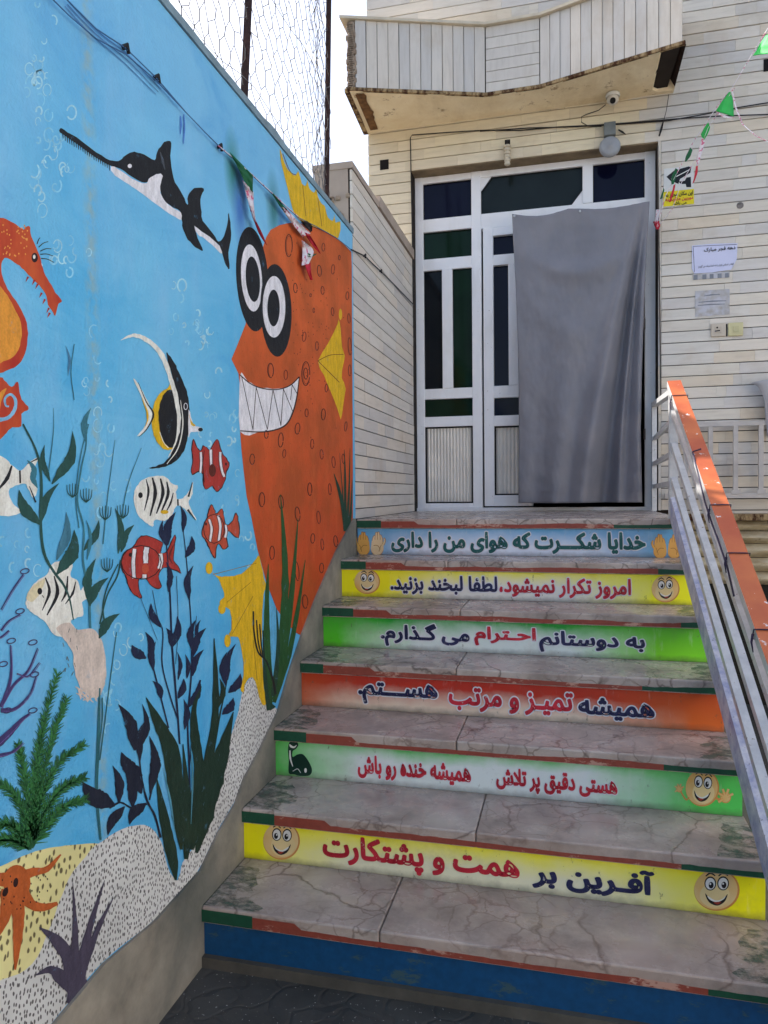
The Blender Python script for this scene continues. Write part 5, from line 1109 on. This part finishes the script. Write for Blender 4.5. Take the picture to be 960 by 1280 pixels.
# surveillance sign
def quad_thing(name, px, yoff, th, mat):
    """a thin sheet on the facade, corners in photo pixels (bl, br, tr, tl)"""
    P_ = [on(1, FY-yoff, x, y_) for x, y_ in px]; n_ = len(P_); vs = [(v.x, FY-yoff, v.z) for v in P_]+[(v.x, FY-yoff+th, v.z) for v in P_]
    return mesh_obj(name, vs, [tuple(range(n_)), tuple(reversed(range(n_, 2*n_)))]+[(i, n_+i, n_+(i+1) % n_, (i+1) % n_) for i in range(n_)], mat)
SG = quad_thing('surveillance_sign', [(829, 259), (868, 255), (867, 207), (830, 211)], .006, .003, plain('sign_white', rgb(212, 212, 208), .4, .05)); tag(SG, 'surveillance warning sign with a black camera picture over a yellow band of Persian text', 'sign')
d = Decal(1, FY-.006, -1); SY = plain('sign_yellow', rgb(224, 208, 30), .4, .08)
d.poly([(829, 258.5), (867.6, 254.8), (867.4, 236), (829.4, 240)], SY, smooth=False)
d.poly([(833, 221), (843, 213), (861, 208), (864, 209), (863, 216), (853, 222), (841, 229), (838, 226)], PK, smooth=False); d.stroke([(839, 224), (862, 212)], 1.0, EYEW, smooth=False)
d.poly([(848, 227), (856, 226), (858, 222), (863.5, 221), (864, 234), (858, 234), (857, 230), (851, 230)], PK, smooth=False); d.poly([(843, 228), (846, 222), (850, 224), (848, 230)], PK, smooth=False)
d.build('camera_pictogram', SG)
def say2(t, px0, px1, py, h, mat, par, yo, bold=.02):
    a = on(1, FY-yo, px0, py); b = on(1, FY-yo, px1, py); zc = (a.z+b.z)/2; lettering('lettering', t, 1, FY-yo, -1, a.x, b.x, zc-h/2, zc+h/2, mat, par, bold, .0022)
say2('این مکان مجهز به', 832, 866, 243, .030, PK, SG, .006, .03); say2('دوربین مداربسته', 832, 866, 248.8, .028, INKR, SG, .006, .03); say2('می باشد', 841, 858, 254.2, .024, PK, SG, .006, .03)
# paper notices
PAP = plain('paper_blueish', rgb(206, 208, 232), .7, .04, 6, .1)
PO = quad_thing('paper_notice', [(868, 342), (890, 340.5), (914, 337), (921, 324), (922, 304), (893, 304.5), (865, 307), (865, 336)], .007, .002, PAP); tag(PO, 'white paper notice with bold Persian heading taped highest on the stone wall', 'notice')
say2('دهه فجر مبارک', 880, 919, 311.5, .028, PK, PO, .007, .022); say2('انقلاب اسلامی ایران را به شما تبریک می گوییم', 873, 917, 332, .020, PK, PO, .007, .01)
d = Decal(1, FY-.007, -1)
d.stroke([(866, 308), (921, 305.5)], .6, INK, smooth=False); d.stroke([(866.5, 309), (868, 340)], .6, INK, smooth=False); d.build('border_lines', PO)
PAP2 = N('faded_paper', .8, .2); p = PAP2.pos(); PAP2.color(PAP2.mix(PAP2.ramp(PAP2.noise(p, 22, 5), .4, .65), rgb(190, 190, 196), rgb(172, 166, 158))); PAP2 = PAP2.m
PS = quad_thing('torn_paper', [(866, 350), (912, 346.5), (912, 339), (866, 342.5)], .005, .0015, PAP2); tag(PS, 'torn paper strip with blurred print just under the highest notice', 'paper')
d = Decal(1, FY-.005, -1); GI = plain('faded_ink', rgb(126, 130, 138), .8, .2)
for x in (867, 878, 887, 897, 906): d.poly([(x, 350-(x-866)*.07), (x+5, 349.6-(x-866)*.07), (x+5, 343.5-(x-866)*.06), (x, 344-(x-866)*.06)], GI, smooth=False)
d.build('blurred_print', PS)
PF = quad_thing('faded_notice', [(869, 396), (912, 393), (912, 361), (869, 364)], .005, .0015, PAP2); tag(PF, 'faded paper notice pasted between the torn strip and the two switch plates', 'notice')
d = Decal(1, FY-.005, -1)
for y_, w0, w1 in ((377, 873, 908), (381, 872, 906), (369, 880, 900)): d.stroke([(w0, y_+1), ((w0+w1)/2, y_-.5), (w1, y_-1)], [.8, 1.6, .8], GI)
d.build('blurred_print', PF)
for (x, y_, nm, col_, lb) in ((897.5, 413, 'switch_plate', rgb(196, 184, 166), 'beige doorbell plate with a small printed mark, the left one of the two plates'), (919, 412, 'switch_plate', rgb(204, 196, 150), 'blank cream switch plate, the right one of the two plates')):
    a = on(1, FY, x, y_); SWP = MB(); SWP.bbox((a.x-.042, FY-.016, a.z-.040), (a.x+.042, FY-.0015, a.z+.040), .004); o = SWP.build(nm, plain('plate', col_, .5, .06)); tag(o, lb, 'switch', 'plates under the notices')
    boxo('button', (a.x-.016, FY-.020, a.z-.018), (a.x+.016, FY-.0162, a.z+.018), plain('button', tuple(c_*.9 for c_ in col_[:3])+(1,), .5, .05), o, .0015)
    if x < 900: d = Decal(1, FY-.020, -1); d.stroke([(893.5, 414), (900, 413)], 1.4, OL); d.ell(896.5, 409.5, 1.2, 1.2, OL, 0, 8); d.build('printed_mark', o); boxo('side_cable', (a.x+.044, FY-.008, a.z-.04), (a.x+.050, FY-.0015, a.z+.035), CABLE, o)

# ------------------------------------------------------------------ cables
CB = MB(); wpts = [on(0, .012, x, y_) for x, y_ in ((60, -28), (85, 0), (120, 40), (157, 88), (196, 97+32), (231, 160), (275, 186), (316, 219), (345, 247), (373, 272), (395, 284), (420, 297), (439, 311))]
wpts = [on(0, .012, x, y_) for x, y_ in ((20, -70), (85, 1), (120, 36), (157, 60), (196, 98), (232, 140), (256, 165), (275, 184), (316, 220), (345, 247), (373, 272), (395, 283), (420, 297), (439, 312))]
wpts += [on(0, .010, x, y_) for x, y_ in ((456, 320), (466, 330), (476, 339), (495, 358), (517, 381))]
fx = on(1, FY-.006, 514, 300).x
wpts += [(-.012+.018, FY-.012, wpts[-1].z+.02)]; zz_ = on(1, FY-.010, 513.5, 170).z
wpts += [Vector((-.006, FY-.010, zz_-.01)), Vector((.006, FY-.010, zz_+.005))]
for x, y_ in ((560, 165.5), (600, 163), (650, 163), (700, 158.5), (735, 157), (800, 152.5), (840, 149), (900, 145), (962, 143)): wpts.append(on(1, FY-.012, x, y_))
CBL = plain('blue_painted_cable', rgb(62, 104, 150), .6, .3)
for off_, lb_ in ((0, 'blue overpainted cable with clips running along the top of the painted wall'), (.035, 'thin blue overpainted wire sagging just under the clipped cable on the painted wall')):
    m_ = MB(); m_.tube([Vector(v)-Vector((0, 0, off_*max(0, 1-i_/5))) for i_, v in enumerate(wpts[:14 if off_ == 0 else 6])], .0017, 6); o = m_.build('painted_cable', CBL); tag(o, lb_, 'cable')
CB.tube([Vector(v) for v in wpts[13:]], .0034, 6); o = CB.build('wall_cable', CABLE); tag(o, 'black cable running from the painted wall up the corner and across above the door', 'cable')
m_ = MB(); m_.tube([on(1, FY-.012, x, y_) for x, y_ in ((600, 164), (660, 160), (720, 158.5), (770, 155.5), (800, 153.5), (835, 151), (880, 143), (925, 134), (962, 128))], .0034, 6); o = m_.build('wall_cable', CABLE); tag(o, 'second black cable that leaves the first above the door and rises to the right', 'cable')
for x, y_ in ((157, 60), (196, 98), (275, 184), (456, 320), (476, 339)):
    c_ = on(0, .010, x, y_); m_ = MB(); m_.tube([c_+Vector((0, -.012, -.004)), c_+Vector((.004, 0, .008)), c_+Vector((0, .012, -.006))], .0045, 6); m_.tube([c_+Vector((-.008, 0, 0)), c_+Vector((.006, 0, 0))], .004, 6); m_.build('cable_clip', CABLE, bpy.data.objects['painted_cable' if x < 430 else 'wall_cable'])
m_ = MB(); m_.tube([on(1, FY-.03, x, y_) for x, y_ in ((757, 131), (748, 138), (733, 143), (727, 146), (727, 153), (736, 158), (752, 158))], .0028, 6); o = m_.build('camera_cable', CABLE); tag(o, 'thin black lead looping from the dome camera to the junction box', 'cable')
m_ = MB(); m_.tube([on(1, FY-.02, x, y_) for x, y_ in ((773, 162), (778, 165), (782, 168))], [.004, .006, .002], 6); m_.tube([on(1, FY-.02, x, y_) for x, y_ in ((836, 118), (833, 138), (829, 153))], .002, 5); m_.tube([on(1, FY-.02, x, y_) for x, y_ in ((829, 152), (827, 160), (824, 170))], [.004, .007, .005], 6); o = m_.build('loose_wire', CABLE); tag(o, 'loose black wire end dangling right of the door below the broken soffit corner', 'wire')
m_ = MB(); m_.tube([on(1, FY-.006, 819+3, 182), on(1, FY-.006, 825, 400), on(1, FY-.006, 826, 500)], .004, 6); o = m_.build('conduit', plain('conduit_grey', rgb(92, 86, 80), .7, .2)); tag(o, 'thin grey conduit running down the right side of the door opening', 'conduit')

# ------------------------------------------------------------------ posts and wire netting on the painted wall
for k, ((xa, ya), (xb, yb), lb) in enumerate((((309, 0), (303.7, 118), 'rusty brown post nearer the camera holding the wire netting'), ((410.5, 0), (407.5, 244), 'rusty brown post by the parapet holding the far end of the wire netting'))):
    XP = -.05; b_ = on(0, XP, xb, yb); a_ = on(0, XP, xa, ya); d_ = (a_-b_).normalized(); m_ = MB(); b_.z = 1.39
    m_.bar(b_, b_+d_*1.75, .019, .019, side=Vector((0, 1, 0))); o = m_.build('netting_post', RUSTY); tag(o, lb, 'post', 'rusty posts on the painted wall')
m_ = MB(); rr = random.Random(77); YA, YBn = -3.2, -.20; hw = .074; hh = .074
cols = int((YBn-YA)/hw); rows = 18; P = {}
def nv_(yy, zz):
    return Vector((-.045+.02*noise.noise(Vector((yy*2, zz*2, 0))), yy+.022*noise.noise(Vector((yy*5, zz*5, 3)))+.011*rr.uniform(-1, 1), zz+.022*noise.noise(Vector((yy*5, zz*5, 9)))+.011*rr.uniform(-1, 1)))
for r_ in range(rows+1):
    for c__ in range(cols+1):
        y0 = YA+(c__+(.5 if r_ % 2 else 0))*hw; z0 = 1.40+r_*hh*.86
        P[(r_, c__)] = (nv_(y0, z0), nv_(y0, z0+hh*.42))
for (r_, c__), (a, b) in P.items():
    rad = .0015
    m_.tube([a, b], rad*1.3, 3, close=False)
    if (r_+1, c__) in P:
        dn = P[(r_+1, c__)][0]; m_.tube([b, dn], rad, 3, close=False)
        c2 = c__-1 if r_ % 2 == 0 else c__+1
        if (r_+1, c2) in P: m_.tube([b, P[(r_+1, c2)][0]], rad, 3, close=False)
for _ in range(3):
    yv = YA; zz = 1.5+_*.35; m_.tube([Vector((-.04, YA+i*.12, zz+.10*noise.noise(Vector((i*.3, _, 0)))+.02*i*_*.2)) for i in range(25)], .0014, 3, close=False)
# dense rolled-up end at the far post
for i in range(7):
    yy = YBn-.10+.02*rr.uniform(-1, 1)-(i % 5)*.03; m_.tube([Vector((-.05+rr.uniform(-.02, .02), yy+rr.uniform(-.03, .03), 1.42+j*.085)) for j in range(18)], .0014, 3, close=False)
NETM = plain('netting_wire', rgb(112, 106, 102), .6, .25)
o = m_.build('wire_netting', NETM); tag(o, 'hexagonal chicken wire netting strung between the rusty posts on the painted wall', 'netting')

# ------------------------------------------------------------------ bunting
GRN = plain('flag_green', rgb(30, 170, 76), .6, .15, 14); GRND = plain('flag_green_dull', rgb(22, 96, 60), .7, .2, 14); RDF = plain('flag_red', rgb(196, 30, 56), .6, .15, 14); WHF = N('flag_white', .7, .3); p = WHF.pos()
WHF.color(WHF.mix(WHF.ramp(WHF.noise(p, 60, 3), .54, .58), rgb(222, 216, 222), rgb(206, 110, 140))); WHF = WHF.m
for mm_ in (GRN, RDF, WHF, GRND): mm_.node_tree.nodes['Principled BSDF'].inputs['Transmission Weight'].default_value = 0
def flag(bands, mapf, parent, amp=.01):
    """bands: list of (polygon px, material); crumpled thin cloth with thickness"""
    V = []; F_ = []; MI = []; mats = []
    for pts, mt in bands:
        if mt not in mats: mats.append(mt)
        # fan-subdivide: quads between left and right chains
        L_, R__ = pts; n_ = 8; o = len(V)
        cl = catmull(L_, n_, False) if len(L_) > 2 else [Vector(L_[0]).lerp(Vector(L_[1]), t/n_) for t in range(n_+1)]
        cr_ = catmull(R__, n_, False) if len(R__) > 2 else [Vector(R__[0]).lerp(Vector(R__[1]), t/n_) for t in range(n_+1)]
        m__ = min(len(cl), len(cr_)); cl = [cl[int(i*(len(cl)-1)/(m__-1))] for i in range(m__)]; cr_ = [cr_[int(i*(len(cr_)-1)/(m__-1))] for i in range(m__)]
        for i in range(m__):
            for k in range(4):
                q = cl[i].lerp(cr_[i], k/3); V.append(mapf(q.x, q.y, amp*noise.noise(Vector((q.x*.12, q.y*.12, k*.4)))+amp*.6*(k % 2)))
        for i in range(m__-1):
            for k in range(3): a = o+i*4+k; F_.append((a, a+1, a+5, a+4)); MI.append(mats.index(mt))
    ob = mesh_obj('flag', V, F_, mats, parent, MI, True); md = ob.modifiers.new('thickness', 'SOLIDIFY'); md.thickness = .0008; return ob
B1 = empty('bunting', 'string of small crumpled green white and red pennants hanging against the painted wall', 'bunting')
mw_ = lambda x, y_, a: on(0, .022+a, x, y_)
m_ = MB(); m_.tube([on(0, .018, x, y_) for x, y_ in ((273, 182), (290, 196), (316, 219), (341, 242), (358, 258), (373, 271))], .0018, 5); m_.build('string', WHF, B1)
flag([(([(287, 190), (296, 207), (305, 226)], [(316, 219), (316, 232), (316, 241)]), GRND), (([(303, 225), (308, 245), (317, 276)], [(317, 240), (317, 255), (320, 278)]), WHF), (([(317, 274), (324, 292), (333, 306)], [(320, 276), (328, 292), (334, 307)]), RDF)], mw_, B1)
flag([(([(340, 242), (348, 255), (356, 266)], [(342, 242), (352, 254), (359, 262)]), GRND), (([(350, 258), (362, 275), (378, 296)], [(358, 260), (372, 276), (388, 292)]), WHF), (([(380, 291), (390, 306), (400, 317)], [(386, 292), (394, 304), (401, 317)]), RDF)], mw_, B1)
flag([(([(377, 300), (378, 315), (377, 332)], [(383, 304), (392, 314), (386, 330)]), WHF), (([(385, 316), (390, 318), (395, 317)], [(384, 320), (390, 321), (396, 317)]), GRND), (([(381, 331), (384, 340), (388, 350)], [(388, 328), (389, 340), (391, 350)]), RDF)], mw_, B1)
flag([(([(376, 277), (382, 284), (388, 290)], [(384, 276), (390, 282), (390, 289)]), CABLE)], mw_, B1)
B2 = empty('bunting', 'string of bright green pennants slanting from the door corner up to the top right', 'bunting')
s0 = Vector((1.535, 1.385, on(1, 1.385, 821, 285).z)); s1 = on(1, .75, 962, 36)
def sl(x, y_, a=0.0):
    """the pennants hang in the upright plane that holds the string"""
    nrm = (s1-s0).cross(Vector((0, 0, 1))).normalized(); r_ = ray(x, y_); t = nrm.dot(s0-CAM)/nrm.dot(r_); return CAM+r_*t+nrm*a
m_ = MB(); m_.tube([sl(x, y_) for x, y_ in ((821, 285), (832, 245), (852, 205), (868, 175), (885, 150), (900, 128), (915, 110), (940, 68), (962, 32))], .0022, 5); m_.tube([sl(x, y_) for x, y_ in ((915, 112), (920, 135), (928, 155), (945, 170), (962, 178))], [.0022, .004, .003, .002, .0015], 5); m_.tube([sl(x, y_) for x, y_ in ((820, 286), (840, 262), (852, 228), (872, 195), (885, 160), (918, 110))], .0018, 5); m_.build('string', WHF, B2)
flag([(([(958, 44), (948, 58), (941, 70)], [(972, 40), (972, 52), (968, 66)]), GRN)], sl, B2, .006)
flag([(([(911, 115), (902, 127), (895, 139)], [(914, 115), (917, 128), (918, 146)]), GRN), (([(895, 139), (903, 143), (912, 146)], [(896, 141), (906, 147), (919, 148)]), WHF)], sl, B2, .006)
flag([(([(886, 153), (880, 160), (876, 168)], [(888, 160), (885, 168), (880, 176)]), GRN), (([(877, 174), (873, 190), (870, 208)], [(884, 172), (878, 190), (874, 206)]), WHF), (([(870, 208), (868, 220), (866, 230)], [(873, 207), (872, 216), (868, 228)]), RDF)], sl, B2, .004)
flag([(([(863, 184), (858, 194), (856, 202)], [(866, 188), (863, 196), (858, 202)]), GRND)], sl, B2, .004)
flag([(([(845, 210), (840, 220), (839, 231)], [(847, 212), (846, 220), (843, 230)]), GRND), (([(842, 232), (838, 246), (836, 253)], [(845, 230), (843, 240), (839, 252)]), RDF)], sl, B2, .004)
flag([(([(830, 235), (827, 242), (825, 249)], [(831, 238), (829, 246), (827, 249)]), GRND)], sl, B2, .004)
flag([(([(820, 262), (819, 272), (817, 280)], [(826, 262), (824, 270), (822, 278)]), WHF), (([(816, 277), (818, 282), (821, 287)], [(824, 276), (826, 282), (824, 286)]), RDF)], sl, B2, .004)
print('tiles', nt_)
